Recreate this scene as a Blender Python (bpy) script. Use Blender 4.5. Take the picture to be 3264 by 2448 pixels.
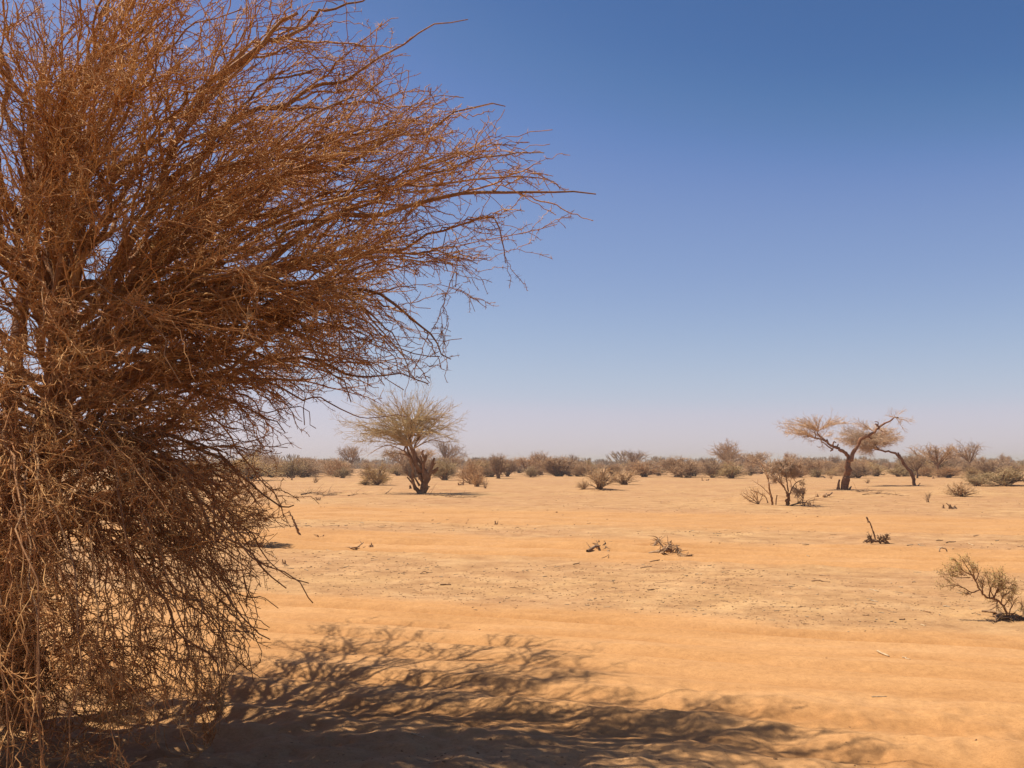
import bpy, math, random
import numpy as np
from mathutils import Vector

for o in list(bpy.data.objects):
    bpy.data.objects.remove(o, do_unlink=True)
SC = bpy.context.scene
COL = SC.collection
R = math.radians

# ------------------------------------------------------------------ camera, sky, sun, exposure
CAM_H = 1.7
F = 2993.0                      # focal length in photo pixels (photo 3264 x 2448)
HORIZON = 1481.0
PITCH = math.atan((HORIZON - 1224.0) / F)
cam_d = bpy.data.cameras.new("camera")
cam = bpy.data.objects.new("camera", cam_d)
COL.objects.link(cam)
cam_d.sensor_width = 36.0
cam_d.lens = 36.0 * F / 3264.0
cam_d.clip_start = 0.05
cam_d.clip_end = 20000.0
cam.location = (0, 0, CAM_H)
cam.rotation_euler = (R(90) + PITCH, 0, 0)
SC.camera = cam

SUN_EL, SUN_AZ = R(61), R(-79)          # azimuth measured from +Y towards +X
SUN_DIR = Vector((math.sin(SUN_AZ) * math.cos(SUN_EL), math.cos(SUN_AZ) * math.cos(SUN_EL), math.sin(SUN_EL)))
world = bpy.data.worlds.new("World")
SC.world = world
world.use_nodes = True
wn, wl = world.node_tree.nodes, world.node_tree.links
wn.clear()
wout = wn.new("ShaderNodeOutputWorld")
wbg = wn.new("ShaderNodeBackground")
sky = wn.new("ShaderNodeTexSky")
sky.sky_type = 'NISHITA'
sky.sun_disc = False
sky.sun_elevation = SUN_EL
sky.sun_rotation = SUN_AZ
sky.altitude = 0
sky.air_density = 0.8
sky.dust_density = 0.6
sky.ozone_density = 1.0
wbg.inputs["Strength"].default_value = 0.066
# dusty, slightly purple haze low in the sky: a response curve per colour channel
wsep, wcom = wn.new("ShaderNodeSeparateColor"), wn.new("ShaderNodeCombineColor")
wl.new(sky.outputs["Color"], wsep.inputs[0])
SKY_CURVES = (((0, 0), (.0855, .074), (.0969, .107), (.1203, .197), (.1503, .262), (.2257, .413), (.2751, .497), (.33, .60), (1, .95)),
              ((0, 0), (.1364, .162), (.1531, .209), (.1876, .300), (.2293, .371), (.318, .505), (.361, .550), (1, .95)),
              ((0, 0), (.2413, .381), (.2653, .445), (.2904, .535), (.3084, .565), (.3517, .615), (.4082, .665), (1, 1)))
for ch, pts_ in enumerate(SKY_CURVES):
    wi, wf, wm = wn.new("ShaderNodeMath"), wn.new("ShaderNodeFloatCurve"), wn.new("ShaderNodeMath")
    wi.operation = wm.operation = 'MULTIPLY'
    wi.inputs[1].default_value = 0.07
    wm.inputs[1].default_value = 10.0
    cv = wf.mapping.curves[0]
    while len(cv.points) < len(pts_):
        cv.points.new(.5, .5)
    for cp_, (px_, py_) in zip(cv.points, pts_):
        cp_.location = (px_, py_)
    wf.mapping.update()
    wl.new(wsep.outputs[ch], wi.inputs[0])
    wl.new(wi.outputs[0], wf.inputs["Value"])
    wl.new(wf.outputs[0], wm.inputs[0])
    wl.new(wm.outputs[0], wcom.inputs[ch])
wl.new(wcom.outputs[0], wbg.inputs["Color"])
wl.new(wbg.outputs["Background"], wout.inputs["Surface"])

sun_d = bpy.data.lights.new("sun", 'SUN')
sun_d.energy = 5.0
sun_d.angle = R(0.53)
sun_d.color = (1.0, 0.90, 0.76)
sun = bpy.data.objects.new("sun", sun_d)
COL.objects.link(sun)
sun.rotation_euler = SUN_DIR.to_track_quat('Z', 'Y').to_euler()
sun.location = (0, 0, 30)

SC.view_settings.view_transform = 'Standard'
SC.view_settings.look = 'None'
SC.view_settings.exposure = 0.6
SC.view_settings.gamma = 1.0
SC.cycles.max_bounces = 6
SC.cycles.diffuse_bounces = 4
SC.cycles.glossy_bounces = 2

# ------------------------------------------------------------------ pixel <-> world
CP, SP = math.cos(PITCH), math.sin(PITCH)


def ray(sx, sy):
    dx, dy = (sx - 1632.0) / F, (1224.0 - sy) / F
    return np.array((dx, CP - dy * SP, SP + dy * CP))


def at(sx, sy, D):
    """point seen at photo pixel sx, sy, D metres in front of the camera"""
    r = ray(sx, sy)
    return np.array((0, 0, CAM_H)) + r * (D / r[1])


def on_ground(sx, sy):
    r = ray(sx, sy)
    return at(sx, sy, r[1] * CAM_H / -r[2])


# ------------------------------------------------------------------ noise
def _hash(ix, iy, seed):
    h = (ix.astype(np.int64) * 374761393 + iy.astype(np.int64) * 668265263 + seed * 1442695041) & 0xFFFFFFFF
    h = ((h ^ (h >> 13)) * 1274126177) & 0xFFFFFFFF
    h = (h ^ (h >> 16)) & 0xFFFFFF
    return h / float(0xFFFFFF)


def vnoise(x, y, seed=0):
    x0, y0 = np.floor(x), np.floor(y)
    fx, fy = x - x0, y - y0
    fx = fx * fx * fx * (fx * (fx * 6 - 15) + 10)
    fy = fy * fy * fy * (fy * (fy * 6 - 15) + 10)
    a, b = _hash(x0, y0, seed), _hash(x0 + 1, y0, seed)
    c, d = _hash(x0, y0 + 1, seed), _hash(x0 + 1, y0 + 1, seed)
    return (a + (b - a) * fx) * (1 - fy) + (c + (d - c) * fx) * fy - 0.5


def fbm(x, y, seed=0, octs=4, gain=0.5):
    s, a, f = 0.0, 1.0, 1.0
    for k in range(octs):
        s = s + a * vnoise(x * f + 13.7 * k, y * f - 7.3 * k, seed + k)
        a *= gain
        f *= 2.03
    return s


def sstep(a, b, x):
    t = np.clip((x - a) / (b - a), 0, 1)
    return t * t * (3 - 2 * t)


# ------------------------------------------------------------------ terrain
MOUNDS = []


def mound(sx, sy, h, r, ry=None):
    p = on_ground(sx, sy)
    MOUNDS.append((p[0], p[1], h, r, ry or r))


mound(1330, 1566, .16, 3.4)
mound(2480, 1600, .22, 2.6, 1.6)
mound(2560, 1606, .12, 1.8, 1.2)
mound(2685, 1557, .12, 3.0)
mound(2805, 1722, .12, .42, .35)
mound(2062, 1745, .10, 1.1, .5)
mound(1860, 1748, .07, .8, .45)
mound(690, 1728, .13, 1.6)
mound(1000, 1695, .08, 1.4)
mound(1195, 1541, .30, 2.4)
mound(2400, 1600, .14, 1.5, 1.0)
mound(3060, 1574, .22, 2.6)
mound(1905, 1561, .15, 1.8)
mound(3207, 1957, .05, .45)
RUTS = [  # offset across the road direction, depth, half width
    (8.15, .012, .16), (8.95, .020, .17), (10.55, .022, .16), (10.95, .018, .13), (9.7, .010, .12), (7.1, .014, .2), (6.3, .012, .2),
    (17.9, .03, .25), (19.6, .035, .25), (20.5, .025, .3), (21.8, .03, .3), (27.5, .04, .4), (29.6, .04, .4), (33, .05, .5)]
SLOPE = 0.335


def road_uv(x, y):
    m = 0.5 * vnoise(x / 7.0, y / 11.0, 91) + 0.16 * vnoise(x / 2.3, y / 2.3, 92)
    return x - SLOPE * y, y + SLOPE * x + m


def track_mask(x, y):
    u, v = road_uv(x, y)
    e = 0.8 * fbm(x / 1.7, y / 1.7, 31, 3)
    near = sstep(4.6, 6.2, v + e) * (1 - sstep(10.9, 11.7, v + e))
    mid = sstep(16.8, 18.0, v + e) * (1 - sstep(22.0, 23.5, v + 1.4 * e))
    far = sstep(26, 28.5, v + 2 * e) * (1 - sstep(34, 38, v + 2 * e))
    return np.clip(np.maximum(np.maximum(near, mid), far * .85), 0, 1)


def rut_mask(x, y):
    u, v = road_uv(x, y)
    m = np.zeros_like(u)
    for k, (v0, dep, w) in enumerate(RUTS):
        vv = v - v0 - .06 * vnoise(u / 1.8, np.full_like(u, k * 3.1), 60 + k)
        m = np.maximum(m, np.exp(-(vv / (w * 1.1)) ** 2) * (.45 + 1.0 * (vnoise(u / 4.0, np.full_like(u, k * 1.7), 80 + k) + .5)))
    return np.clip(m, 0, 1)


def terrain(x, y):
    x, y = np.asarray(x, float), np.asarray(y, float)
    d = np.hypot(x, y)
    z = 0.16 * fbm(x / 14, y / 14, 1, 3) * sstep(14, 45, d)
    z = z + 0.05 * fbm(x / 3.2, y / 3.2, 5, 3) * sstep(3, 12, d) * (1 - sstep(80, 200, d))
    z = z + 0.5 * fbm(x / 90, y / 90, 8, 2) * sstep(90, 300, d)
    tm = track_mask(x, y)
    nearf = 1 - sstep(30, 60, d)
    z = z + (0.030 * fbm(x / .55, y / .55, 11, 3) + 0.012 * fbm(x / .16, y / .16, 14, 2)) * (1 - .78 * tm) * nearf
    # churned ground in the shade close to the camera
    churn = sstep(8.3, 7.2, y + .25 * x) * sstep(2.0, 3.2, d)
    z = z + churn * (0.052 * fbm(x / .34, y / .26, 17, 3) + .02 * fbm(x / .12, y / .12, 19, 2))
    u, v = road_uv(x, y)
    for k, (v0, dep, w) in enumerate(RUTS):
        vv = v - v0 - .06 * vnoise(u / 1.8, np.full_like(u, k * 3.1), 60 + k)
        g = np.exp(-(vv / w) ** 2)
        s = np.exp(-((np.abs(vv) - 1.7 * w) / (.6 * w)) ** 2)
        amp = dep * (.65 + .7 * (vnoise(u / 5.0, np.full_like(u, k * 1.7), 80 + k) + .5))
        tread = .0022 * np.sin(u * 2 * math.pi / .16 + 3 * vv / w) * g * sstep(.0, .25, vnoise(u / 2.2, np.full_like(u, k * 5.7), 70 + k))
        z = z + (-2.0 * amp * g + 1.3 * amp * s + tread) * nearf
    for (mx, my, h, rx, ry) in MOUNDS:
        q = ((x - mx) / rx) ** 2 + ((y - my) / ry) ** 2
        z = z + h * np.exp(-q)
    return z


# ------------------------------------------------------------------ mesh helpers
def raw_mesh(name, verts, faces_flat, starts, mats, smooth=True, mat_idx=None):
    me = bpy.data.meshes.new(name)
    me.vertices.add(len(verts))
    me.vertices.foreach_set("co", np.ascontiguousarray(verts, dtype=np.float32).ravel())
    me.loops.add(len(faces_flat))
    me.loops.foreach_set("vertex_index", np.ascontiguousarray(faces_flat, dtype=np.int32))
    me.polygons.add(len(starts))
    me.polygons.foreach_set("loop_start", np.ascontiguousarray(starts, dtype=np.int32))
    if mat_idx is not None:
        me.polygons.foreach_set("material_index", np.ascontiguousarray(mat_idx, dtype=np.int32))
    me.polygons.foreach_set("use_smooth", np.full(len(starts), smooth, dtype=bool))
    for m in mats:
        me.materials.append(m)
    me.update(calc_edges=True)
    return me


class Geo:
    """collects tubes, thorns and leaves and becomes one mesh"""

    def __init__(self):
        self.v, self.q, self.t, self.qm, self.tm, self.n = [], [], [], [], [], 0

    def add(self, v, quads=None, tris=None, m=0):
        if quads is not None and len(quads):
            self.q.append(quads + self.n)
            self.qm.append(np.full(len(quads), m))
        if tris is not None and len(tris):
            self.t.append(tris + self.n)
            self.tm.append(np.full(len(tris), m))
        self.v.append(v)
        self.n += len(v)

    def tubes(self, pts, rad, sides=3, m=0, cap=False):
        pts, rad = np.asarray(pts, float), np.asarray(rad, float)
        if pts.ndim == 2:
            pts, rad = pts[None], rad[None]
        N, K, _ = pts.shape
        if N == 0:
            return
        if cap:
            pts = np.concatenate([pts, pts[:, -1:]], 1)
            rad = np.concatenate([rad, rad[:, -1:] * .02], 1)
            K += 1
        t = np.zeros_like(pts)
        t[:, 1:-1] = pts[:, 2:] - pts[:, :-2]
        t[:, 0] = pts[:, 1] - pts[:, 0]
        t[:, -1] = pts[:, -1] - pts[:, -2] if not cap else t[:, -2]
        t /= np.linalg.norm(t, axis=2, keepdims=True) + 1e-12
        mean = pts[:, -1] - pts[:, 0]
        ref = np.where(np.abs(mean[:, 2:3]) > .8 * np.linalg.norm(mean, axis=1, keepdims=True), np.array([[1., .13, 0]]), np.array([[.1, .07, 1.]]))
        a = np.cross(t, ref[:, None, :])
        a /= np.linalg.norm(a, axis=2, keepdims=True) + 1e-12
        b = np.cross(t, a)
        ang = np.arange(sides) * 2 * math.pi / sides
        ring = (a[:, :, None, :] * np.cos(ang)[None, None, :, None] + b[:, :, None, :] * np.sin(ang)[None, None, :, None])
        V = pts[:, :, None, :] + ring * rad[:, :, None, None]
        i = np.arange(N)[:, None, None] * K * sides
        j = np.arange(K - 1)[None, :, None] * sides
        k = np.arange(sides)[None, None, :]
        k2 = (k + 1) % sides
        Q = np.stack([i + j + k, i + j + k2, i + j + sides + k2, i + j + sides + k], -1).reshape(-1, 4)
        self.add(V.reshape(-1, 3), quads=Q, m=m)

    def thorns(self, base, axis, length, r, m=0):
        N = len(base)
        if N == 0:
            return
        axis = axis / (np.linalg.norm(axis, axis=1, keepdims=True) + 1e-12)
        ref = np.where(np.abs(axis[:, 2:3]) > .8, np.array([[1., 0, 0]]), np.array([[0, 0, 1.]]))
        a = np.cross(axis, ref)
        a /= np.linalg.norm(a, axis=1, keepdims=True) + 1e-12
        b = np.cross(axis, a)
        r = np.broadcast_to(r, (N,))[:, None]
        L = np.broadcast_to(length, (N,))[:, None]
        V = np.stack([base + a * r, base + (-.5 * a + .87 * b) * r, base + (-.5 * a - .87 * b) * r, base + axis * L], 1)
        i = np.arange(N)[:, None] * 4
        T = np.concatenate([i + np.array([[0, 1, 3]]), i + np.array([[1, 2, 3]]), i + np.array([[2, 0, 3]])], 0)
        self.add(V.reshape(-1, 3), tris=T, m=m)

    def leaves(self, c, size, rng, m=0):
        N = len(c)
        if N == 0:
            return
        d = rng.normal(size=(N, 3))
        d /= np.linalg.norm(d, axis=1, keepdims=True)
        e = np.cross(d, rng.normal(size=(N, 3)))
        e /= np.linalg.norm(e, axis=1, keepdims=True) + 1e-9
        s = (np.broadcast_to(size, (N,)) * rng.uniform(.6, 1.4, N))[:, None]
        V = np.stack([c - d * s, c + e * s * .4, c + d * s, c - e * s * .4], 1)
        Q = np.arange(N)[:, None] * 4 + np.arange(4)[None]
        self.add(V.reshape(-1, 3), quads=Q, m=m)

    def lump(self, c, size, rng, m=0):
        """an irregular clod"""
        base = np.array([(1, 0, 0), (.5, .87, 0), (-.5, .87, 0), (-1, 0, 0), (-.5, -.87, 0), (.5, -.87, 0),
                         (.6, .35, .6), (-.1, .7, .55), (-.65, .1, .6), (-.2, -.65, .6), (.5, -.4, .55), (0, 0, .85)], float)
        v = base * (1 + rng.uniform(-.3, .3, (12, 1))) * np.asarray(size) * 1.0 + np.asarray(c)
        T = []
        for k in range(6):
            pass
        top = [6, 7, 8, 9, 10]
        for k in range(5):
            T.append((top[k], top[(k + 1) % 5], 11))
        near = [(0, 1, 6), (1, 7, 6), (1, 2, 7), (2, 8, 7), (2, 3, 8), (3, 4, 8), (4, 9, 8), (4, 5, 9), (5, 10, 9), (5, 0, 10), (0, 6, 10)]
        self.add(v, tris=np.array(T + near), m=m)

    def mesh(self, name, mats, smooth=True):
        v = np.concatenate(self.v) if self.v else np.zeros((0, 3))
        q = np.concatenate(self.q) if self.q else np.zeros((0, 4), int)
        t = np.concatenate(self.t) if self.t else np.zeros((0, 3), int)
        flat = np.concatenate([q.ravel(), t.ravel()])
        starts = np.concatenate([np.arange(len(q)) * 4, len(q) * 4 + np.arange(len(t)) * 3])
        mi = np.concatenate((self.qm if self.qm else [np.zeros(0)]) + (self.tm if self.tm else [np.zeros(0)]))
        return raw_mesh(name, v, flat, starts, mats, smooth, mi)


def tag(o, label=None, cat=None, group=None, kind=None):
    if label:
        o["label"] = label
    if cat:
        o["category"] = cat
    if group:
        o["group"] = group
    if kind:
        o["kind"] = kind
    return o


def empty(name, loc, rz=0.0, scale=(1, 1, 1)):
    o = bpy.data.objects.new(name, None)
    COL.objects.link(o)
    o.location = [float(c) for c in loc]
    o.rotation_euler = (0, 0, rz)
    o.scale = scale
    o.empty_display_size = .3
    return o


def part(name, me, parent):
    o = bpy.data.objects.new(name, me)
    COL.objects.link(o)
    o.parent = parent
    return o


def single(name, me, loc=(0, 0, 0), rz=0.0, scale=(1, 1, 1)):
    o = bpy.data.objects.new(name, me)
    COL.objects.link(o)
    o.location = [float(c) for c in loc]
    o.rotation_euler = (0, 0, rz)
    o.scale = scale
    return o


# ------------------------------------------------------------------ branch growth
def resample(poly, K, smooth=True):
    P = np.asarray(poly, float)
    if smooth and len(P) > 2:
        out = []
        Q = np.concatenate([[2 * P[0] - P[1]], P, [2 * P[-1] - P[-2]]])
        for i in range(1, len(Q) - 2):
            for s in np.linspace(0, 1, 10, endpoint=False):
                p0, p1, p2, p3 = Q[i - 1], Q[i], Q[i + 1], Q[i + 2]
                out.append(.5 * ((2 * p1) + (p2 - p0) * s + (2 * p0 - 5 * p1 + 4 * p2 - p3) * s * s + (3 * p1 - p0 - 3 * p2 + p3) * s ** 3))
        out.append(P[-1])
        P = np.array(out)
    d = np.concatenate([[0], np.cumsum(np.linalg.norm(np.diff(P[:, :3], axis=0), axis=1))])
    u = np.linspace(0, d[-1], K)
    return np.stack([np.interp(u, d, P[:, k]) for k in range(P.shape[1])], 1)


def unit(v):
    return v / (np.linalg.norm(v, axis=-1, keepdims=True) + 1e-12)


def grow(pp, pr, per_m, length, ang, S, wob, rng, t0=.1, t1=1.0, r0=.6, rmax=.05, rtip=.003, bias=None, flat=1.0,
         tlen=.55, outw=None, perlimb=None, sdev=.35):
    """children of every parent polyline; pp (N,K,3), pr (N,K). Returns pts, radii of the children."""
    N, K, _ = pp.shape
    seg = np.linalg.norm(np.diff(pp, axis=1), axis=2).sum(1)
    cnt = np.maximum(0, rng.poisson(np.maximum(seg * per_m * (t1 - t0), .01))) if perlimb is None else np.full(N, perlimb)
    idx = np.repeat(np.arange(N), cnt)
    M = len(idx)
    if M == 0:
        return np.zeros((0, S + 1, 3)), np.zeros((0, S + 1))
    t = rng.uniform(t0, t1, M)
    f = t * (K - 1)
    i0 = np.minimum(f.astype(int), K - 2)
    w = (f - i0)[:, None]
    pos = pp[idx, i0] * (1 - w) + pp[idx, i0 + 1] * w
    rad = pr[idx, i0] * (1 - w[:, 0]) + pr[idx, i0 + 1] * w[:, 0]
    tan = unit(pp[idx, i0 + 1] - pp[idx, i0])
    perp = rng.normal(size=(M, 3))
    perp[:, 2] *= flat
    perp = unit(perp - tan * (perp * tan).sum(1, keepdims=True))
    a = np.abs(rng.normal(ang, ang * .33, M))[:, None]
    d = tan * np.cos(a) + perp * np.sin(a)
    if outw is not None:
        d = unit(d + outw(pos))
    L = length * (1 - tlen * t) * np.exp(rng.normal(0, sdev, M))
    if callable(bias):
        bfun = bias
    else:
        bv = np.zeros(3) if bias is None else np.asarray(bias, float)
        bfun = lambda p, dd: bv
    pts = np.zeros((M, S + 1, 3))
    pts[:, 0] = pos
    for s in range(S):
        d = unit(d + rng.normal(0, wob, (M, 3)) + bfun(pos, d))
        pos = pos + d * (L / S)[:, None]
        pts[:, s + 1] = pos
    ra = np.minimum(rad * r0, rmax)
    prof = np.linspace(1, 0, S + 1)[None] ** .8
    rr = rtip + np.maximum(ra - rtip, 0)[:, None] * prof
    return pts, rr


# ------------------------------------------------------------------ materials
def new_mat(name):
    m = bpy.data.materials.new(name)
    m.use_nodes = True
    nt = m.node_tree
    nt.nodes.clear()
    out = nt.nodes.new("ShaderNodeOutputMaterial")
    b = nt.nodes.new("ShaderNodeBsdfPrincipled")
    b.inputs["Specular IOR Level"].default_value = .25
    nt.links.new(b.outputs[0], out.inputs[0])
    return m, nt, b


def ramp(nt, fac, stops):
    r = nt.nodes.new("ShaderNodeValToRGB")
    e = r.color_ramp.elements
    while len(e) < len(stops):
        e.new(.5)
    for k, (p, c) in enumerate(stops):
        e[k].position = p
        e[k].color = (*c, 1)
    nt.links.new(fac, r.inputs[0])
    return r.outputs[0]


def noise(nt, vec, scale, detail=4, rough=.55):
    n = nt.nodes.new("ShaderNodeTexNoise")
    n.inputs["Scale"].default_value = scale
    n.inputs["Detail"].default_value = detail
    n.inputs["Roughness"].default_value = rough
    if vec is not None:
        nt.links.new(vec, n.inputs["Vector"])
    return n.outputs["Fac"]


def mixc(nt, fac, a, b, mode='MIX'):
    x = nt.nodes.new("ShaderNodeMix")
    x.data_type = 'RGBA'
    x.blend_type = mode
    for sock, v in ((x.inputs[0], fac), (x.inputs[6], a), (x.inputs[7], b)):
        if isinstance(v, (int, float)):
            sock.default_value = v
        elif isinstance(v, tuple):
            sock.default_value = (*v, 1)
        else:
            nt.links.new(v, sock)
    return x.outputs[2]


def math_n(nt, op, a, b=None, clamp=False):
    x = nt.nodes.new("ShaderNodeMath")
    x.operation = op
    x.use_clamp = clamp
    for sock, v in ((x.inputs[0], a), (x.inputs[1], b)):
        if v is None:
            continue
        if isinstance(v, (int, float)):
            sock.default_value = v
        else:
            nt.links.new(v, sock)
    return x.outputs[0]


def wood_mat(name, stops, scale=2.5, fine=40, bump=.3, rough=.85, info=True, bdist=.01):
    m, nt, b = new_mat(name)
    tc = nt.nodes.new("ShaderNodeTexCoord")
    v = tc.outputs["Object"]
    n1 = noise(nt, v, scale, 5, .6)
    c = ramp(nt, n1, stops)
    n2 = noise(nt, v, fine, 3, .6)
    dk = ramp(nt, n2, [(.3, (.62, .60, .58)), (.7, (1.15, 1.12, 1.08))])
    c = mixc(nt, 1.0, c, dk, 'MULTIPLY')
    if info:
        oi = nt.nodes.new("ShaderNodeObjectInfo")
        tone = ramp(nt, oi.outputs["Random"], [(0, (.80, .80, .82)), (.5, (1, 1, 1)), (1, (1.18, 1.1, .98))])
        c = mixc(nt, 1.0, c, tone, 'MULTIPLY')
    nt.links.new(c, b.inputs["Base Color"])
    b.inputs["Roughness"].default_value = rough
    if bump:
        bp = nt.nodes.new("ShaderNodeBump")
        bp.inputs["Strength"].default_value = bump
        bp.inputs["Distance"].default_value = bdist
        nt.links.new(n2, bp.inputs["Height"])
        nt.links.new(bp.outputs[0], b.inputs["Normal"])
    return m


M_BARK = wood_mat("dark_bark", [(.25, (.15, .070, .036)), (.55, (.25, .125, .065)), (.8, (.36, .21, .115))], 3, 26, .8, bdist=.03)
M_LIMB = wood_mat("limb_bark", [(.25, (.15, .070, .030)), (.5, (.29, .150, .066)), (.78, (.52, .34, .165))], 2.2, 45, .5)
M_TWIG = wood_mat("thorny_twig", [(.25, (.19, .072, .026)), (.45, (.36, .175, .066)), (.6, (.53, .31, .125)), (.78, (.72, .51, .25))], 5, 60, 0)
M_PALE = wood_mat("pale_twig", [(.3, (.52, .33, .17)), (.55, (.64, .44, .24)), (.8, (.72, .54, .33))], 2.5, 30, 0)
M_STRAW = wood_mat("straw_twig", [(.3, (.56, .40, .20)), (.55, (.66, .50, .27)), (.8, (.72, .57, .33))], 2.5, 30, 0)
M_RUST = wood_mat("rusty_twig", [(.3, (.60, .42, .27)), (.6, (.70, .52, .35)), (.8, (.74, .59, .42))], .6, 10, 0)
M_GREY = wood_mat("grey_brown_twig", [(.3, (.34, .215, .12)), (.55, (.46, .305, .175)), (.8, (.54, .38, .23))], .8, 12, 0)
M_OLIVE = wood_mat("olive_twig", [(.3, (.34, .235, .115)), (.55, (.46, .325, .165)), (.8, (.54, .40, .215))], .8, 12, 0)
M_LEAF = wood_mat("small_olive_leaf", [(.3, (.34, .26, .08)), (.55, (.43, .34, .12)), (.8, (.52, .42, .17))], 1.5, 20, 0)
M_GLEAF = wood_mat("grey_green_leaf", [(.3, (.33, .25, .13)), (.55, (.42, .325, .17)), (.8, (.48, .39, .21))], 1.5, 20, 0)
M_DEAD = wood_mat("dead_wood", [(.3, (.20, .12, .066)), (.6, (.34, .22, .125)), (.8, (.48, .345, .215))], 3, 40, .4)
M_BLEACH = wood_mat("bleached_wood", [(.3, (0.338, 0.247, 0.150)), (.6, (0.450, 0.352, 0.232)), (.8, (0.540, 0.435, 0.315))], 3, 40, .3)
M_CLOD = wood_mat("earth_clod", [(.3, (0.158, 0.083, 0.036)), (.6, (0.274, 0.151, 0.068)), (.8, (0.360, 0.216, 0.104))], 6, 40, .4)
M_FAR = wood_mat("far_scrub", [(.3, (.28, .205, .13)), (.55, (.36, .27, .17)), (.8, (.43, .325, .21))], .12, 2, 0)


def ground_material():
    m, nt, b = new_mat("desert_sand")
    geo = nt.nodes.new("ShaderNodeNewGeometry")
    P = geo.outputs["Position"]
    at_ = nt.nodes.new("ShaderNodeAttribute")
    at_.attribute_name = "track"
    trk = at_.outputs["Fac"]
    mp = nt.nodes.new("ShaderNodeMapping")
    mp.inputs["Rotation"].default_value = (0, 0, math.atan(SLOPE))
    mp.inputs["Scale"].default_value = (.22, 1.0, 1.0)
    nt.links.new(P, mp.inputs["Vector"])
    streak = noise(nt, mp.outputs[0], 1.3, 6, .62)
    big = noise(nt, P, .16, 4, .55)
    mp2 = nt.nodes.new("ShaderNodeMapping")
    mp2.inputs["Rotation"].default_value = (0, 0, math.atan(SLOPE))
    mp2.inputs["Scale"].default_value = (.55, 1.0, 1.0)
    nt.links.new(P, mp2.inputs["Vector"])
    patch = noise(nt, mp2.outputs[0], 3.2, 7, .68)
    med = noise(nt, P, 1.1, 6, .62)
    fine = noise(nt, P, 14, 5, .6)
    grain = noise(nt, P, 120, 3, .6)
    sand = ramp(nt, streak, [(.30, (0.378, 0.201, 0.080)), (.5, (0.428, 0.235, 0.098)), (.72, (0.463, 0.268, 0.123))])
    crust = ramp(nt, med, [(.28, (0.317, 0.179, 0.084)), (.5, (0.403, 0.239, 0.115)), (.72, (0.468, 0.295, 0.151))])
    pink = ramp(nt, big, [(.38, (1.03, 1.04, 1.0)), (.62, (.93, .89, .88))])
    crust = mixc(nt, 1.0, crust, pink, 'MULTIPLY')
    pm = ramp(nt, patch, [(.34, (.80, .76, .74)), (.5, (1.0, 1.0, 1.0)), (.66, (1.10, 1.12, 1.08))])
    crust = mixc(nt, 1.0, crust, pm, 'MULTIPLY')
    ps = ramp(nt, patch, [(.34, (.93, .91, .90)), (.66, (1.05, 1.05, 1.04))])
    sand = mixc(nt, 1.0, sand, ps, 'MULTIPLY')
    ar_ = nt.nodes.new("ShaderNodeAttribute")
    ar_.attribute_name = "rut"
    rm = ramp(nt, ar_.outputs["Fac"], [(.15, (1, 1, 1)), (.9, (.925, .885, .835))])
    sand = mixc(nt, 1.0, sand, rm, 'MULTIPLY')
    c = mixc(nt, trk, crust, sand)
    # scattered specks of dung, bark and broken twigs in the crust
    spk = noise(nt, P, 9, 6, .72)
    smask = ramp(nt, spk, [(.60, (0, 0, 0)), (.65, (1, 1, 1))])
    inv = math_n(nt, 'SUBTRACT', 1.0, trk, True)
    smask = math_n(nt, 'MULTIPLY', smask, math_n(nt, 'MULTIPLY', inv, .62))
    c = mixc(nt, smask, c, (.20, .11, .055))
    gm = ramp(nt, grain, [(.3, (.88, .87, .86)), (.7, (1.08, 1.08, 1.08))])
    c = mixc(nt, 1.0, c, gm, 'MULTIPLY')
    fm = ramp(nt, fine, [(.3, (.88, .865, .85)), (.7, (1.06, 1.06, 1.06))])
    gravel = noise(nt, P, 42, 4, .65)
    gr = ramp(nt, gravel, [(.30, (.84, .82, .80)), (.48, (1, 1, 1)), (.72, (1.06, 1.06, 1.05))])
    c = mixc(nt, 1.0, c, gr, 'MULTIPLY')
    c = mixc(nt, 1.0, c, fm, 'MULTIPLY')
    nt.links.new(c, b.inputs["Base Color"])
    b.inputs["Roughness"].default_value = .95
    b.inputs["Specular IOR Level"].default_value = .1
    h = math_n(nt, 'MULTIPLY', fine, .5)
    h = math_n(nt, 'ADD', h, math_n(nt, 'MULTIPLY', grain, .14))
    h = math_n(nt, 'ADD', h, math_n(nt, 'MULTIPLY', gravel, .25))
    h = math_n(nt, 'ADD', h, math_n(nt, 'MULTIPLY', med, 1.4))
    h = math_n(nt, 'MULTIPLY', h, math_n(nt, 'ADD', math_n(nt, 'MULTIPLY', inv, .90), .24))
    h = math_n(nt, 'ADD', h, math_n(nt, 'MULTIPLY', streak, .5))
    bp = nt.nodes.new("ShaderNodeBump")
    bp.inputs["Strength"].default_value = .55
    bp.inputs["Distance"].default_value = .035
    nt.links.new(h, bp.inputs["Height"])
    nt.links.new(bp.outputs[0], b.inputs["Normal"])
    return m


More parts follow.
